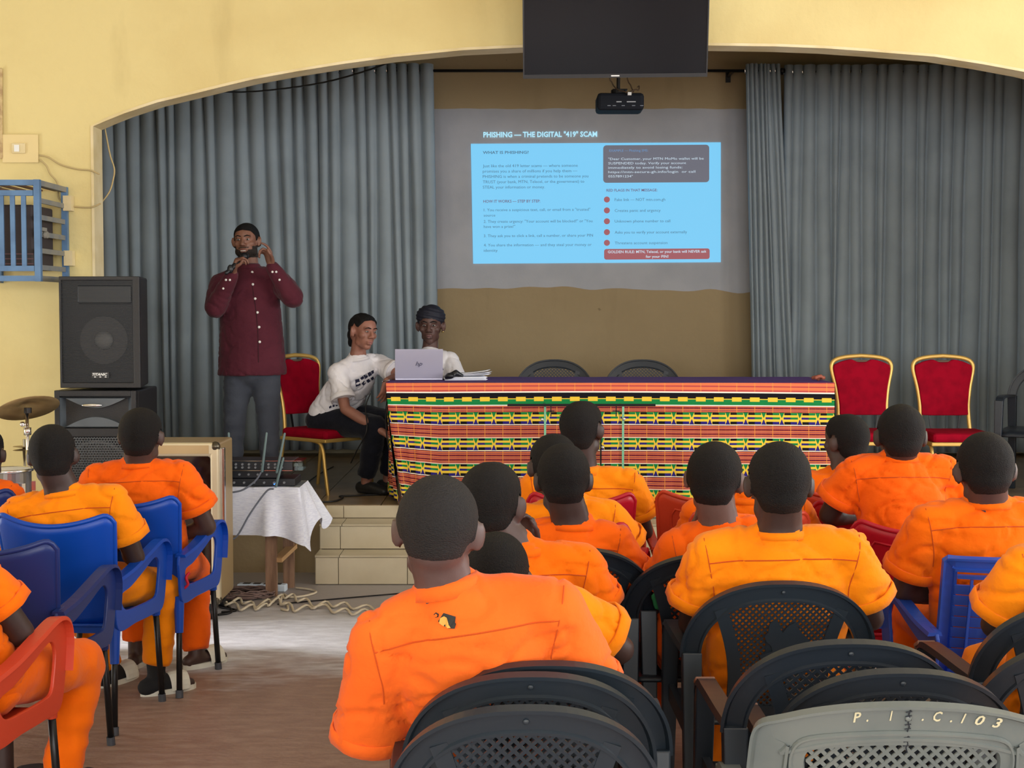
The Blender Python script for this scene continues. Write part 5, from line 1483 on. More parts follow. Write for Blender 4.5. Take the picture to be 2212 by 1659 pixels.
        m_ = bpy.data.meshes.new('h'); hb_.to_mesh(m_); hb_.free(); m_.polygons.foreach_set('use_smooth', [True] * len(m_.polygons)); fin('sleeve_hem', m_, shirt, shirt_o)
    if yoke:
        pts = []
        for k in range(25):
            f = -1 + 2 * k / 24
            q = mid + lat * (f * (sw * .5 + .007)) + V((0, 0, -.018 + .012 * (1 - f * f)))
            r = on_shirt(q)
            if r is not None: pts.append(r)
        if len(pts) > 4:
            bm = BM(); tube(bm, pts, .0020, seg=5); m_ = bpy.data.meshes.new('s'); bm.to_mesh(m_); bm.free(); fin('yoke_seam', m_, M_seam, shirt_o)
    if yoke:
        for S, sd in ((SL, -1), (SR, 1)):
            pts = [on_shirt(S + lat * (sd * x_) + V((0, 0, z_))) for x_, z_ in ((.020, .050), (.016, .02), (.008, -.02), (.0, -.06), (-.008, -.10), (-.010, -.14))]
            pts = [p for p in pts if p is not None]
            if len(pts) > 3 and max((a - b).length for a, b in zip(pts[:-1], pts[1:])) < .09:
                bm = BM(); tube(bm, spline(pts, 3), .0016, seg=5); m_ = bpy.data.meshes.new('s'); bm.to_mesh(m_); bm.free(); fin('armhole_seam', m_, M_seam, shirt_o)
    if collar == 'band' or collar is True:
        bm = BM(); nd = (H - N).normalized()
        c0 = N + V((0, 0, .002)) + front * .004
        rr, rz = (.072, .012) if collar == 'band' else (.074, .028)
        prof = [(rr + .012, -.012), (rr + .004, rz * .6), (rr - .008, rz), (rr - .012, rz - .004), (rr - .006, -.012)]
        rings = []
        for k in range(28):
            a = 2 * math.pi * k / 28; dr = lat * math.cos(a) + front * math.sin(a)
            dip = -.03 * max(0, math.sin(a)) ** 2
            rings.append([bm.verts.new(c0 + dr * q[0] * (1 if abs(math.cos(a)) > 2 else 1) + V((0, 0, q[1] + dip)) + lat * 0 + V((0, 0, (lat.z * math.cos(a)) * q[0] * 0))) for q in prof])
        for k in range(28):
            A, B = rings[k], rings[(k + 1) % 28]
            for j in range(5): bm.faces.new((A[j], A[(j + 1) % 5], B[(j + 1) % 5], B[j]))
        for f in bm.faces: f.smooth = True
        m_ = bpy.data.meshes.new('c'); bmesh.ops.recalc_face_normals(bm, faces=bm.faces[:]); bm.to_mesh(m_); bm.free(); fin('collar', m_, shirt, shirt_o)
    # --- trousers
    bm = BM()
    sphere(bm, hip + V((0, 0, -.01)), (.165 * tw, .125, .10), rotm(math.degrees(math.atan2(lat.y, lat.x))))
    for K, A, sd in ((KL, AL, -1), (KR, AR, 1)):
        hp = hip + lat * (sd * .085)
        tube(bm, [hp, hp.lerp(K, .5), K], [.098, .090, .074], seg=14)
        tube(bm, [K, K.lerp(A, .45), A + V((0, 0, .03))], [.074, .066, .060], seg=14, cap=0)
    pm = fuse(bm, .014, 4)
    displace(pm, lambda p: .006 * (1 - 2.5 * abs(noise.noise(V((p[0] * 7, p[1] * 7, p[2] * 16)) + off))))
    fin('trousers', pm, pants)
    # --- footwear
    for heel, toe, fd, sd in feet:
        sl = None if slide is None else slide
        L_ = V((0, 0, 1)).cross(fd)
        if sl is not None:
            bm = BM(); out = []
            for k in range(20):
                a = 2 * math.pi * k / 20; c = math.cos(a); s_ = math.sin(a)
                ctr = heel.lerp(toe, .5); ctr.z = floor
                out.append(ctr + fd * (.125 * c) + L_ * (.046 * s_ * (1 + .12 * c)))
            poly_prism(bm, out, V((0, 0, .022))); m_ = bpy.data.meshes.new('m'); bmesh.ops.recalc_face_normals(bm, faces=bm.faces[:]); bm.to_mesh(m_); bm.free()
            so = fin('sandal', m_, sl)
            bm = BM(); ctr = heel.lerp(toe, .68)
            pts = [V((ctr.x, ctr.y, floor)) + L_ * (.05 * math.cos(a)) + V((0, 0, .015 + .066 * math.sin(a))) for a in np.linspace(0, math.pi, 12)]
            tube(bm, pts, [(.042, .005)] * 12, ref=fd, seg=8); m_ = bpy.data.meshes.new('m'); bm.to_mesh(m_); bm.free(); fin('strap', m_, sl, so)
        elif not barefoot:
            bm = BM(); tube(bm, [heel + V((0, 0, .006)), heel.lerp(toe, .5) + V((0, 0, .012)), toe + fd * .01], [(.040, .040), (.048, .038), (.042, .026)], ref=L_)
            tube(bm, [heel + V((0, 0, -.02)), toe + V((0, 0, -.012))], [(.044, .012), (.046, .012)], ref=L_)
            m_ = fuse(bm, .008, 3); fin('shoe', m_, M_shoe)
        if sock is not None:
            bm = BM(); A = (AL if sd < 0 else AR); tube(bm, [A + V((0, 0, .05)), V((A.x, A.y, floor + .05)), heel.lerp(toe, .75) + V((0, 0, .01))], [.043, .044, (.040, .030)], cap=2)
            tube(bm, [heel, heel.lerp(toe, .5)], [.038, .044]); m_ = fuse(bm, .01, 2); fin('sock', m_, sock)
    return root, M, on_shirt, fin, shirt_o

def px3(q, d):
    return P(q[0], q[1], q[2] if len(q) > 2 else d)
def audience(label, head, d, SL, SR, EL, ER, hipx=None, hipy=0.0, WL=None, WR=None, hrot=(0, 0, 0), shirt=O_MID, skn=SK_DARK, hair=M_hair, KL=None, KR=None, AL=None, AR=None, hd=0.0, hs=1.03, seat=.445, N=None, **k):
    """everything in photo pixels at depth d (a third number overrides the depth)"""
    k.setdefault('collar', 'band')
    H = P(head[0], head[1], d + hd) + V((0, 0, -.112 * hs))
    sl, sr = px3(SL, d), px3(SR, d)
    el, er = px3(EL, d + .08), px3(ER, d + .08)
    mid = (sl + sr) / 2
    hip = V((mid.x if hipx is None else P(hipx, 1200, d).x, d + .05 + hipy, seat + .075))
    wl = px3(WL, d + .3) if WL else el + V((.10, .24, .0))
    wr_ = px3(WR, d + .3) if WR else er + V((-.10, .24, .0))
    kl = px3(KL, d) if KL else hip + V((-.13, .40, .0)); kr = px3(KR, d) if KR else hip + V((.13, .40, .0))
    al = px3(AL, d) if AL else V((kl.x - .01, kl.y - .03, .09)); ar = px3(AR, d) if AR else V((kr.x + .01, kr.y - .03, .09))
    return person(label, H, hrot, sl, sr, el, er, wl, wr_, hip, kl, kr, al, ar, shirt, shirt, skn, hair=hair, hs=hs, N=None if N is None else px3(N, d), **k), hip
# ------------------------------------------------------------ the audience and their chairs
BLU = 'blue plastic chairs'; RED = 'red plastic chairs'
protos = {}
def chair(kind, label, x, y, z=0.0, rz=0.0, first=None, **k):
    if kind not in protos:
        protos[kind] = first(label)
        o = protos[kind]
    else:
        o = copy_tree(protos[kind])
    o['label'] = label
    return place(o, x, y, z, R(rz))
M_tip = mat('worn_brown_arm_plastic', srgb(128, 92, 78), .6)
mk = {
    'blue': lambda l: shell_chair('plastic_chair', l, M_bluep, BLU), 'navy': lambda l: shell_chair('plastic_chair', l, M_navy, BLU),
    'grid': lambda l: shell_chair('plastic_chair', l, M_bluep2, BLU, grid_back=True, leg_m=M_legm),
    'redo': lambda l: shell_chair('plastic_chair', l, M_redo, RED, panel=True), 'redc': lambda l: shell_chair('plastic_chair', l, M_redc, RED, panel=True),
    'lion': lambda l: net_chair('plastic_armchair', l, 'arch', M_bpl2, ARCHG, emblem=True, pitch=.0125), 'net': lambda l: net_chair('plastic_armchair', l, 'arch', M_bpl2, ARCHG, pitch=.0165),
    'tip': lambda l: net_chair('plastic_armchair', l, 'arch', M_bpl, ARCHG, pitch=.0165, arm_tip=M_tip),
    'silver': lambda l: net_chair('plastic_armchair', l, 'square', M_spl, None, pitch=.0175),
}
def ch(kind, label, x, y, z=0.0, rz=0.0): return chair(kind, label, x, y, z, rz, mk[kind])

# left block
audience('person at the left picture edge in orange, mostly cut off', (-35, 925), 6.3, (-140, 1075), (20, 1072), (-170, 1190), (40, 1185), shirt=O_RED, seed=1)
ch('navy', 'navy chair of the person cut off at the left edge', P(-60, 1100, 6.3).x, 6.42)
audience('man in amber orange shirt with tilted shoulders on the large blue chair', (114, 920), 5.55, (38, 1108), (243, 1082), (0, 1215), (292, 1205), hrot=(8, -4, -2), shirt=O_YEL, hipx=120, hipy=.03,
         KR=(352, 1268, 6.02), AR=(338, 1450, 6.0), KL=(150, 1262, 6.05), AL=(238, 1455, 6.15), slide=M_slide, sock=M_sock, footdir={1: (.75, .6, 0), -1: (.4, .9, 0)}, seed=2, collar='band')
ch('blue', 'large bright blue chair under the man in amber orange', P(128, 1200, 5.42).x, 5.67, 0, -4)
audience('man in orange shirt seated before the lower loudspeaker', (305, 883), 6.12, (208, 1036), (392, 1028), (180, 1140), (448, 1138), WR=(385, 1158, 6.25), hrot=(-3, 0, 1), shirt=O_RED, skn=SK_DARK2, hipy=.03,
         KR=(418, 1222, 6.52), AR=(424, 1418, 6.45), KL=(300, 1225, 6.5), slide=M_slide, footdir={1: (.6, .8, 0)}, seed=3, collar='band', hs=1.05)
ch('blue', 'blue chair beside the flight case with a red cord on its arm', P(300, 1200, 6.1).x, 6.2, 0, -4)
ch('navy', 'empty dark blue chair at the lower left edge', P(2, 1250, 4.9).x, 5.06, 0, -2)
audience('person in orange at the lower left corner with a bent knee', (-140, 1010), 4.15, (-330, 1245), (-62, 1228), (-370, 1380), (46, 1366), WR=(-60, 1392, 4.42), shirt=O_MID, hipy=.0,
         KR=(178, 1430, 4.72), AR=(132, 1690, 4.66), KL=(-60, 1430, 4.6), AL=(5, 1580, 4.75), slide=mat('dark_sandal', srgb(52, 46, 46), .6), footdir={-1: (.9, .4, 0), 1: (.5, .8, 0)}, seed=4, hipx=-108)
ch('redo', 'orange red chair cut off at the lower left corner', P(-112, 1400, 4.2).x, 4.17, 0, -2)

# middle column
(A, MA, onA, finA, shA), hipA = audience('man with cropped hair and shirt emblem leaning left in front', (947, 1030), 3.2, (822, 1378), (1198, 1312), (802, 1590), (1262, 1490), hrot=(-4, 0, 2), shirt=O_PINK, skn=skin('dark_grey_brown_skin', srgb(92, 72, 70)), hair=M_hairg,
         hipx=1080, hipy=.08, N=(966, 1272), collar=True, seed=5, sleeve=.97, hs=1.08, low=-.045, seat=.50, armr=1.05, voxel=.008, shirt_vox=.011, td=1.05)
audience('boy hunched forward with only his crown and sleeve showing', (1070, 1157), 3.78, (985, 1330), (1228, 1318), (960, 1440), (1340, 1402), hrot=(0, -18, 4), shirt=O_YEL, skn=SK_DARK2, seed=6, WR=(1300, 1420, 4.0), hipx=1120, hipy=-.05, sleeve=.66)
audience('man resting his cheek on his right hand behind the front man', (1063, 1001), 4.22, (985, 1238), (1258, 1222), (960, 1360), (1296, 1345), hrot=(-16, 2, 0), shirt=O_MID, skn=skin('dark_neck_skin', srgb(80, 62, 60)), seed=7, WR=(1152, 1175, 4.42), hs=1.08,
         hands={1: ((V((-.25, -.05, .9)), V((-.7, -.6, 0)), 1), dict(curl=(40, 45, 30)))}, voxel=.0075, low=-.06)
audience('man in deep orange shirt in the middle of the centre column', (1217, 962), 4.82, (1148, 1168), (1326, 1172), (1120, 1270), (1372, 1280), hrot=(0, -6, 0), shirt=O_RED, seed=8, hs=1.05, collar='band')
audience('man in amber shirt half hidden behind the deep orange shirt', (1194, 940), 5.35, (1142, 1125), (1316, 1118), (1120, 1215), (1368, 1205), hrot=(14, -2, 0), shirt=O_YEL, seed=9, hs=1.05)
audience('frontmost man facing the kente table in an amber orange shirt', (1259, 868), 6.2, (1156, 1050), (1360, 1045), (1130, 1150), (1392, 1148), hrot=(-28, 4, 0), shirt=O_YEL, collar=True, seed=10, hs=1.06, hipx=1262)
ch('redc', 'crimson chair of the frontmost man before the kente table', P(1258, 1100, 6.0).x, 6.3)
ch('redc', 'crimson chair of the half hidden man in the amber shirt', P(1240, 1100, 5.2).x, 5.46, 0, -6)
ch('tip', 'black chair under the man in the deep orange shirt', P(1240, 1100, 4.7).x, 4.92)
ch('tip', 'black chair under the man resting his cheek', P(1130, 1100, 4.1).x, 4.33)
ch('net', 'black chair of the hunched boy beside the front man', P(1085, 1300, 3.55).x, 3.83, 0, -3)
ch('net', 'top chair of the stack the front man sits on', P(1185, 1425, 3.12).x, 3.40, .004)
ch('net', 'middle chair of the stack the front man sits on', P(1140, 1455, 3.05).x, 3.32, 0.0, 1)
ch('net', 'nearest black chair in the bottom middle of the picture', P(1130, 1525, 2.78).x, 3.065, -.0, 1)

# right block
audience('man with hand at his face left of the amber shirt', (1545, 957), 4.68, (1462, 1185), (1650, 1158), (1432, 1300), (1680, 1280), hrot=(-16, -2, 3), shirt=O_RED, skn=skin('mid_dark_skin', srgb(98, 74, 68)), seed=11, hs=1.06, WL=(1508, 1130, 4.92),
         hands={-1: ((V((.2, -.1, .9)), V((.8, -.4, 0)), -1), dict(curl=(40, 45, 30)))}, hipx=1540)
ch('tip', 'black chair with a green rag left of the lion chair', P(1535, 1200, 4.5).x, 4.80)
audience('man in amber shirt seated on the lion backed chair', (1682, 958), 4.16, (1532, 1196), (1835, 1190), (1492, 1345), (1882, 1335), hrot=(0, -3, 0), shirt=O_YEL, seed=12, hs=1.07, sleeve=.66, collar='band', hipy=.02, tw=1.08)
ch('lion', 'black chair with a lion emblem in its net back', P(1690, 1300, 4.0).x, 4.29, 0.01)
audience('person in orange in front hidden behind two heads', (1684, 968), 5.65, (1508, 1112), (1722, 1108), (1495, 1200), (1745, 1200), hrot=(0, -8, 0), shirt=O_MID, seed=13, hipx=1620)
ch('redo', 'orange red chair of the person hidden behind two heads', P(1620, 1150, 5.5).x, 5.74)
audience('boy looking left at the right end of the kente table', (1826, 897), 6.4, (1742, 1052), (1895, 1050), (1735, 1120), (1915, 1140), hrot=(32, 0, -3), shirt=O_MID, skn=SK_DARK2, seed=14, hs=1.04)
ch('redo', 'empty orange red chair before the kente table centre', P(1542, 1100, 6.1).x, 6.36, 0, -3)
ch('redo', 'orange red chair of the boy looking left', P(1815, 1100, 6.1).x, 6.34, 0.02)
ch('redc', 'crimson chair pushed up behind the boy looking left', P(1850, 1100, 5.95).x, 6.05, 0, 3)
audience('man in orange bending forward with his elbow out', (1945, 877), 5.5, (1846, 1022), (2036, 1020), (1790, 1112), (2100, 1110), WL=(1850, 1118, 5.72), hrot=(-2, -6, 0), shirt=O_RED, seed=15, hs=1.06, hipx=1955, hipy=-.12, wr=.009)
ch('redc', 'crimson chair under the man bending forward', P(1985, 1200, 5.25).x, 5.50, 0, -3)
audience('man in orange with low yoke seam on the cobalt chair', (2128, 938), 4.7, (2005, 1128), (2262, 1122), (1950, 1272), (2310, 1280), WL=(2035, 1292, 4.85), hrot=(-4, -8, -3), shirt=O_MID, skn=skin('dark_cool_skin', srgb(78, 58, 54)), seed=16, hs=1.07, hipx=2145, sleeve=.72)
ch('grid', 'cobalt blue chair with slatted grid back', P(2180, 1210, 4.5).x, 4.74, 0.0)
audience('person at the right edge with only a sleeve and knees showing', (2345, 1000), 3.8, (2212, 1232), (2480, 1225), (2150, 1350), (2520, 1380), hrot=(0, 0, 0), shirt=O_YEL, seed=17, KL=(2128, 1440, 4.2), KR=(2330, 1440, 4.2), hipx=2335, sleeve=.72)
ch('tip', 'upper black chair arc at the right picture edge', P(2330, 1300, 3.62).x, 3.86, 0.04, 1)
ch('tip', 'lower black chair arc at the right picture edge', P(2360, 1300, 3.35).x, 3.62, 0.0, 1)
# front right stack
ch('tip', 'rearmost black chair of the empty front right stack', P(1835, 1385, 3.2).x, 3.49, .03)
ch('tip', 'middle black chair of the empty front right stack', P(1955, 1447, 3.05).x, 3.35, 0.0, -1)
sv = ch('silver', 'grey chair with white painted numbers in the front right corner', P(1962, 1530, 2.82).x, 3.105, 0.0, -1)
# painted number and stitched crack on the grey chair
for s, u in (('P', -.105), ('.', -.080), ('I', -.036), ('.', .026), ('C', .048), ('.', .082), ('1', .104), ('0', .132), ('3', .168)):
    hgt = .021
    wdt = {'.': .004, 'I': .006, '1': .007}.get(s, .017)
    me = text_mesh(s, wdt, hgt, .02, .25)
    o = obj('painted_character', me, mat('cream_paint', srgb(205, 198, 165), .8), sv)
    w_ = .835 - .62 * u * u - .034
    q = back_pt(u, w_); o.location = q + V((0, -.006, 0))
    o.rotation_euler = (Matrix.Rotation(R(90) + math.atan(.26), 3, 'X') @ Matrix.Rotation(-1.3 * u, 3, 'Z')).to_euler()
bm = BM(); tube(bm, [back_pt(.0 + .003 * (k % 2), .832 - k * .009) + V((0, -.007, 0)) for k in range(12)], .0014, seg=5)
for k in range(10): q = back_pt(0, .828 - k * .009) + V((0, -.007, 0)); bar(bm, q + V((-.006, 0, -.001)), q + V((.006, 0, .001)), .002, .002)
obj('stitched_crack', bm, M_bpl, sv)
# emblem printed on the back of the front man's shirt
def patch(pts, m, name, lift):
    bm = BM(); vs = []
    for x, y in pts:
        r = onA(P(x, y, 3.1), lift)
        if r is None: return
        vs.append(bm.verts.new(r))
    f = bm.faces.new(vs); me = bpy.data.meshes.new(name); bmesh.ops.triangulate(bm, faces=[f]); bm.to_mesh(me); bm.free(); finA(name, me, m, shA)
M_pr = mat('black_print', (.02, .018, .016), .7); M_pg = mat('gold_print', srgb(225, 170, 80), .7)
patch([(958, 1328), (984, 1335), (983, 1346), (979, 1347), (985, 1352), (982, 1362), (970, 1362), (950, 1352), (947, 1346)], M_pr, 'shirt_print', .003)
patch([(948, 1348), (952, 1338), (960, 1334), (966, 1337), (969, 1350), (974, 1361), (968, 1363), (962, 1354), (956, 1354)], M_pg, 'shirt_print', .007)
patch([(937, 1332), (942, 1328), (948, 1331), (947, 1337), (941, 1339)], M_pr, 'shirt_print', .003)
patch([(940, 1333), (943, 1331), (946, 1333), (945, 1336), (942, 1337)], O_PINK, 'shirt_print', .006)
# green rag, red cord, small white floor thing
bm = BM(); tube(bm, [P(1412, 1285, 4.6), P(1425, 1302, 4.6), P(1445, 1312, 4.6)], [(.012, .006), (.03, .008), (.02, .006)]); tag(obj('green_rag', fuse(bm, .006, 2), mat('green_cloth', srgb(40, 120, 70), .8)), 'green rag tied to the black chair arm', 'rag')
bm = BM(); tube(bm, spline([P(408, 1238, 6.02), P(402, 1248, 6.0), P(406, 1262, 6.0), P(399, 1270, 6.0)], 5), .006, seg=6); tag(obj('red_cord', bm, mat('red_cord', srgb(200, 24, 50), .7), smooth=True), 'red cord tied round the blue chair arm', 'cord')
# ------------------------------------------------------------ people on the stage
def features(M, fin, s, brow=M_hair, lip=None, lipw=.024, smile=0.0, eye_open=1.0):
    """eyes, brows and lips as parts of the person, in head space"""
    def add(name, bm, m, parent=None):
        me = bpy.data.meshes.new(name); bmesh.ops.recalc_face_normals(bm, faces=bm.faces[:]); bm.to_mesh(me); bm.free()
        me.polygons.foreach_set('use_smooth', [True] * len(me.polygons))
        return fin(name, me, m) if parent is None else fin(name, me, m, parent)
    tr = lambda q: M @ (V(q) * s)
    R3 = M.to_3x3().to_4x4()
    for sx in (-1, 1):
        bm = BM(); sphere(bm, tr((sx * .030, .0795, .010)), (.0125 * s, .008 * s, .0062 * s * eye_open), R3); e = add('eye', bm, M_eye)
        bm = BM(); sphere(bm, tr((sx * .030, .0855, .0095)), (.0055 * s, .003 * s, .0055 * s * eye_open), R3); add('iris', bm, M_iris, e)
        bm = BM(); tube(bm, [tr((sx * .012, .094, .030)), tr((sx * .030, .0935, .036)), tr((sx * .048, .081, .030))], [.0028 * s, .0036 * s, .0022 * s], seg=6); add('eyebrow', bm, brow)
    if lip is not None:
        bm = BM(); tube(bm, [tr((-lipw, .079, -.058 + smile)), tr((-.010, .0945, -.0545)), tr((0, .0955, -.056)), tr((.010, .0945, -.0545)), tr((lipw, .079, -.058 + smile))], [.002 * s, .0055 * s, .005 * s, .0055 * s, .002 * s], seg=8); add('upper_lip', bm, lip)
        bm = BM(); tube(bm, [tr((-lipw * .9, .079, -.061 + smile)), tr((0, .0935, -.068)), tr((lipw * .9, .079, -.061 + smile))], [.002 * s, .0068 * s, .002 * s], seg=8); add('lower_lip', bm, lip)
    return add
SG = 'people on the stage'
# standing speaker
YM = 9.6
m = lambda x, y, Y=YM: P(x, y, Y)
H = m(532, 521)
(manr, MM, onM, finM, shM) = person('standing man in a maroon shirt speaking into a microphone', H, (176, -2, 2), m(477, 612), m(603, 606), m(466, 664, 9.46), m(632, 642, 9.47), m(503, 590, 9.37), m(586, 574, 9.40), m(545, 800),
    V((m(508, 900).x, YM - .01, .92)), V((m(580, 900).x, YM - .01, .92)), V((m(503, 1000).x, YM, SZ + .09)), V((m(583, 1000).x, YM, SZ + .09)), M_maroon, M_trous, SK_MAN, N=m(535, 579) + V((0, .02, 0)), face=True, voxel=.0055, shirt_vox=.010,
    hair_kind='man', long_sleeve=True, yoke=False, tw=1.07, td=1.12, armr=1.18, group=SG, floor=SZ, hs=1.02, collar=True, footdir={-1: (-.2, -1, 0), 1: (.2, -1, 0)}, jaw=1.1, wr=.0035, hipdrop=.0, flat_hem=True,
    hands={-1: ((V((.30, -.15, .85)), V((.75, .1, -.25)), -1), dict(curl=(50, 55, 40), thumb=25, s=1.18)), 1: ((V((-.22, -.05, .9)), V((-.75, -.6, 0)), 1), dict(curl=(55, 60, 40), fcurl=[.4, 1, 1.1, 1.1], thumb=40, s=1.2))})
add = features(MM, finM, 1.02, lip=mat('brown_lips', srgb(120, 74, 68), .45), smile=.004)
bm = BM(); tr = lambda q: MM @ (V(q) * 1.02)
tube(bm, [tr((-.014, .0945, -.061)), tr((0, .0965, -.062)), tr((.014, .0945, -.061))], .0032, seg=6); add('teeth', bm, mat('teeth', (.7, .68, .62), .3))
M_but = mat('pearl_button', (.75, .73, .70), .3)
for x, y in ((537, 587), (541, 614), (547, 645), (552, 675), (556, 707), (558, 739)):
    r = onM(P(x, y, 9.4), .002)
    if r is not None:
        bm = BM(); sphere(bm, r, (.0085, .004, .0085)); me = bpy.data.meshes.new('b'); bm.to_mesh(me); bm.free(); finM('button', me, M_but, shM)
pts = [onM(P(*q, 9.4), .001) for q in ((536, 590), (541, 625), (548, 665), (553, 710), (555, 750), (556, 783))]
pts = [p for p in pts if p is not None]
bm = BM(); tube(bm, spline(pts, 5), .0022, seg=5); me = bpy.data.meshes.new('p'); bm.to_mesh(me); bm.free(); finM('placket_edge', me, mat('dark_maroon_stitch', srgb(48, 14, 24), .8), shM)
for E_, W_, sd in ((m(466, 664, 9.46), m(503, 590, 9.37), -1), (m(632, 642, 9.47), m(586, 574, 9.40), 1)):
    for f, k in ((.80, -.012), (.80, .012), (.55, 0)):
        q = E_.lerp(W_, f) + V((k, 0, 0)); r = onM(q, .002)
        if r is not None:
            bm = BM(); sphere(bm, r, (.0075, .004, .0075)); me = bpy.data.meshes.new('b'); bm.to_mesh(me); bm.free(); finM('cuff_button', me, M_but, shM)
q = m(586, 574, 9.40); dv = (m(586, 574, 9.40) - m(632, 642, 9.47)).normalized()
bm = BM(); a_ = dv.cross(V((0, 1, 0))).normalized(); b_ = dv.cross(a_)
tube(bm, [q - dv * .008 + a_ * (.031 * math.cos(t)) + b_ * (.031 * math.sin(t)) for t in np.linspace(0, 2 * math.pi, 16, endpoint=False)], .006, seg=6, closed=True)
me = bpy.data.meshes.new('w'); bm.to_mesh(me); bm.free(); wt = finM('wrist_watch', me, M_black)
mic = thing('microphone', 'black handheld microphone held to the standing man mouth', 'microphone', m(505, 572, 9.31))
O = mic.location
a, b = m(503, 577, 9.31) - O, m(526, 556, 9.38) - O
bm = BM(); tube(bm, [a + (a - b) * .6, a, b], [.012, .016, .020], seg=12); obj('handle', bm, M_black, mic, smooth=True)
bm = BM(); sphere(bm, b + (b - a) * .1, .027); obj('grille_head', bm, M_grille, mic, smooth=True)
bm = BM(); sphere(bm, a + (a - b) * .2 + V((0, -.012, 0)), (.020, .014, .028)); obj('battery_cover', bm, M_black, mic, smooth=True)
# woman at the end of the table
w = lambda x, y, Y=9.5: P(x, y, Y)
(w1r, MW, onW, finW, shW) = person('woman in a white t-shirt seated at the left end of the table', w(785, 717, 9.45), (-138, -6, -4), w(729, 806, 9.42), w(818, 786, 9.62), w(746, 884, 9.32), w(868, 812, 9.42), w(832, 936, 9.22), w(836, 822, 9.2), w(716, 902, 9.66),
    w(812, 922, 9.28), w(858, 916, 9.42), V((w(792, 1000, 9.42).x, 9.40, SZ + .09)), V((w(838, 1000, 9.5).x, 9.52, SZ + .09)), M_tee, M_leg, SK_W1, N=w(772, 775, 9.50), face=True, voxel=.0055, shirt_vox=.0095, hair_kind='rows', yoke=False,
    tw=.93, td=1.0, armr=.88, group=SG, floor=SZ, hs=1.0, neckr=.80, collar='band', footdir={-1: (.75, -.5, 0), 1: (.9, -.3, 0)}, sleeve=.72, jaw=.95, wr=.005, hipdrop=-.01,
    hands={-1: ((V((.8, .1, -.45)), V((.3, .4, -.8)), 1), dict(curl=(20, 25, 15))), 1: ((V((-.15, -.1, -.95)), V((-.6, .6, 0)), 1), dict(curl=(18, 22, 15)))})
addw = features(MW, finW, 1.0, lip=mat('rose_brown_lips', srgb(150, 96, 92), .35), lipw=.021, eye_open=.75)
bm = BM(); sphere(bm, MW @ V((0, -.105, -.03)), (.045, .035, .05), MW.to_3x3().to_4x4()); sphere(bm, MW @ V((0, -.12, -.075)), (.025, .02, .04), MW.to_3x3().to_4x4()); me = fuse(bm, .007, 2); finW('hair_bun', me, M_hair)
bm = BM(); q = w(836, 822, 9.2); tube(bm, [q + V((.030 * math.cos(t), .030 * math.sin(t), .008 * math.cos(t))) for t in np.linspace(0, 2 * math.pi, 16, endpoint=False)], .0035, seg=6, closed=True); me = bpy.data.meshes.new('b'); bm.to_mesh(me); bm.free(); finW('bracelet', me, M_chrome)
M_ink = mat('navy_shirt_print', srgb(30, 32, 60), .8)
def wpatch(pts, on, fin_, sh, Y, m_=M_ink):
    bm = BM(); vs = []
    for q in pts:
        r = on(P(*q, Y), .003)
        if r is None: bm.free(); return
        vs.append(bm.verts.new(r))
    f = bm.faces.new(vs); bmesh.ops.triangulate(bm, faces=[f]); me = bpy.data.meshes.new('p'); bm.to_mesh(me); bm.free(); fin_('shirt_print', me, m_, sh)
for pts in ([(766, 820), (774, 818), (777, 832), (767, 836)], [(776, 817), (782, 812), (785, 817), (779, 822)], [(783, 811), (789, 808), (792, 815), (786, 819)], [(791, 807), (797, 804), (800, 811), (794, 815)], [(798, 803), (803, 801), (804, 807), (800, 810)],
            [(779, 829), (784, 823), (787, 829), (782, 834)], [(788, 823), (793, 819), (796, 825), (791, 829)], [(797, 818), (802, 814), (803, 820), (799, 823)]):
    wpatch(pts, onW, finW, shW, 9.4)
for pts in ([(708, 880), (713, 877), (714, 881), (709, 884)], [(715, 877), (720, 875), (721, 879), (716, 881)], [(722, 875), (727, 874), (727, 878), (723, 879)]): wpatch(pts, onW, finW, shW, 9.4)
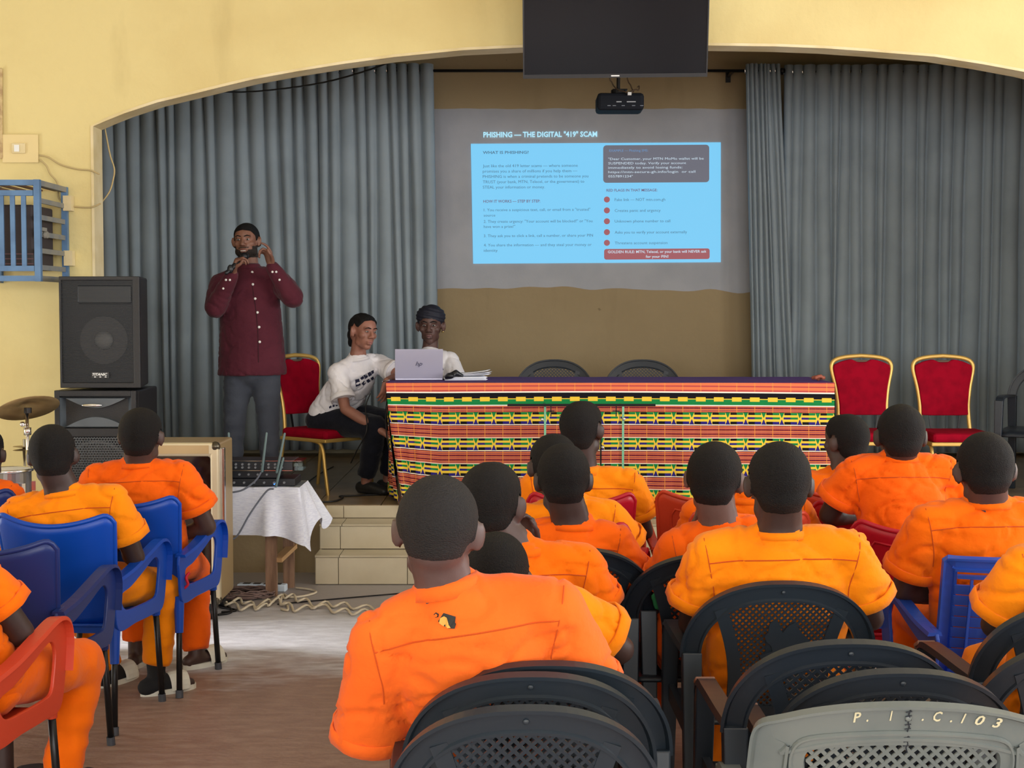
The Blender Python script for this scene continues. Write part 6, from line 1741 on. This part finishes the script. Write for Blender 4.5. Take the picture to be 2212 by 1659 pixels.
# woman behind the laptop
v2 = lambda x, y, Y=10.0: P(x, y, Y)
(w2r, M2, on2, fin2, sh2) = person('woman with a black head wrap seated behind the laptop', v2(930, 704), (176, -4, 0), v2(886, 782), v2(972, 780), v2(868, 842, 9.86), v2(992, 842, 9.86), v2(890, 835, 9.62) + V((0, 0, .02)), v2(960, 835, 9.62) + V((0, 0, .02)), v2(930, 890, 10.08),
    v2(890, 905, 9.72), v2(970, 905, 9.72), V((v2(890, 900, 9.72).x, 9.80, SZ + .09)), V((v2(970, 900, 9.72).x, 9.80, SZ + .09)), M_tee, M_leg, SK_W2, N=v2(928, 765), face=True, voxel=.0055, shirt_vox=.0095, hair_kind='none', yoke=False, tw=.95, armr=.92, group=SG, floor=SZ,
    hs=1.07, neckr=.82, wr=.004, collar='band', sleeve=.85, jaw=.95, footdir={-1: (-.1, -1, 0), 1: (.1, -1, 0)}, hands={-1: ((V((.2, -.9, -.1)), V((0, 0, -1)), 1), dict(curl=(15, 20, 15))), 1: ((V((-.2, -.9, -.1)), V((0, 0, -1)), -1), dict(curl=(15, 20, 15)))})
features(M2, fin2, 1.07, lip=mat('dusky_lips', srgb(112, 78, 78), .4), lipw=.022, eye_open=.85)
bm = BM(); R3 = M2.to_3x3().to_4x4()
sphere(bm, M2 @ V((0, -.018, .062)), (.103, .114, .082), R3 @ Matrix.Rotation(R(14), 4, 'X')); sphere(bm, M2 @ V((0, -.075, .03)), (.088, .07, .08), R3); sphere(bm, M2 @ V((0.03, -.10, -.05)), (.03, .025, .06), R3)
me = fuse(bm, .006, 3)
displace(me, lambda p: .0025 * math.sin(p[2] * 260 + p[0] * 60))
fin2('head_wrap', me, mat('black_head_wrap', srgb(24, 26, 40), .7, bump=.1, bscale=150))
bm = BM(); sphere(bm, M2 @ V((-.083, -.005, -.04)), .008); me = bpy.data.meshes.new('e'); bm.to_mesh(me); bm.free(); fin2('earring', me, mat('gold_earring', srgb(220, 190, 120), .25, .9))
for pts in ([(949, 798), (955, 796), (957, 801), (951, 803)], ): wpatch(pts, on2, fin2, sh2, 9.8)

bpy.data.scenes.remove(TMP)
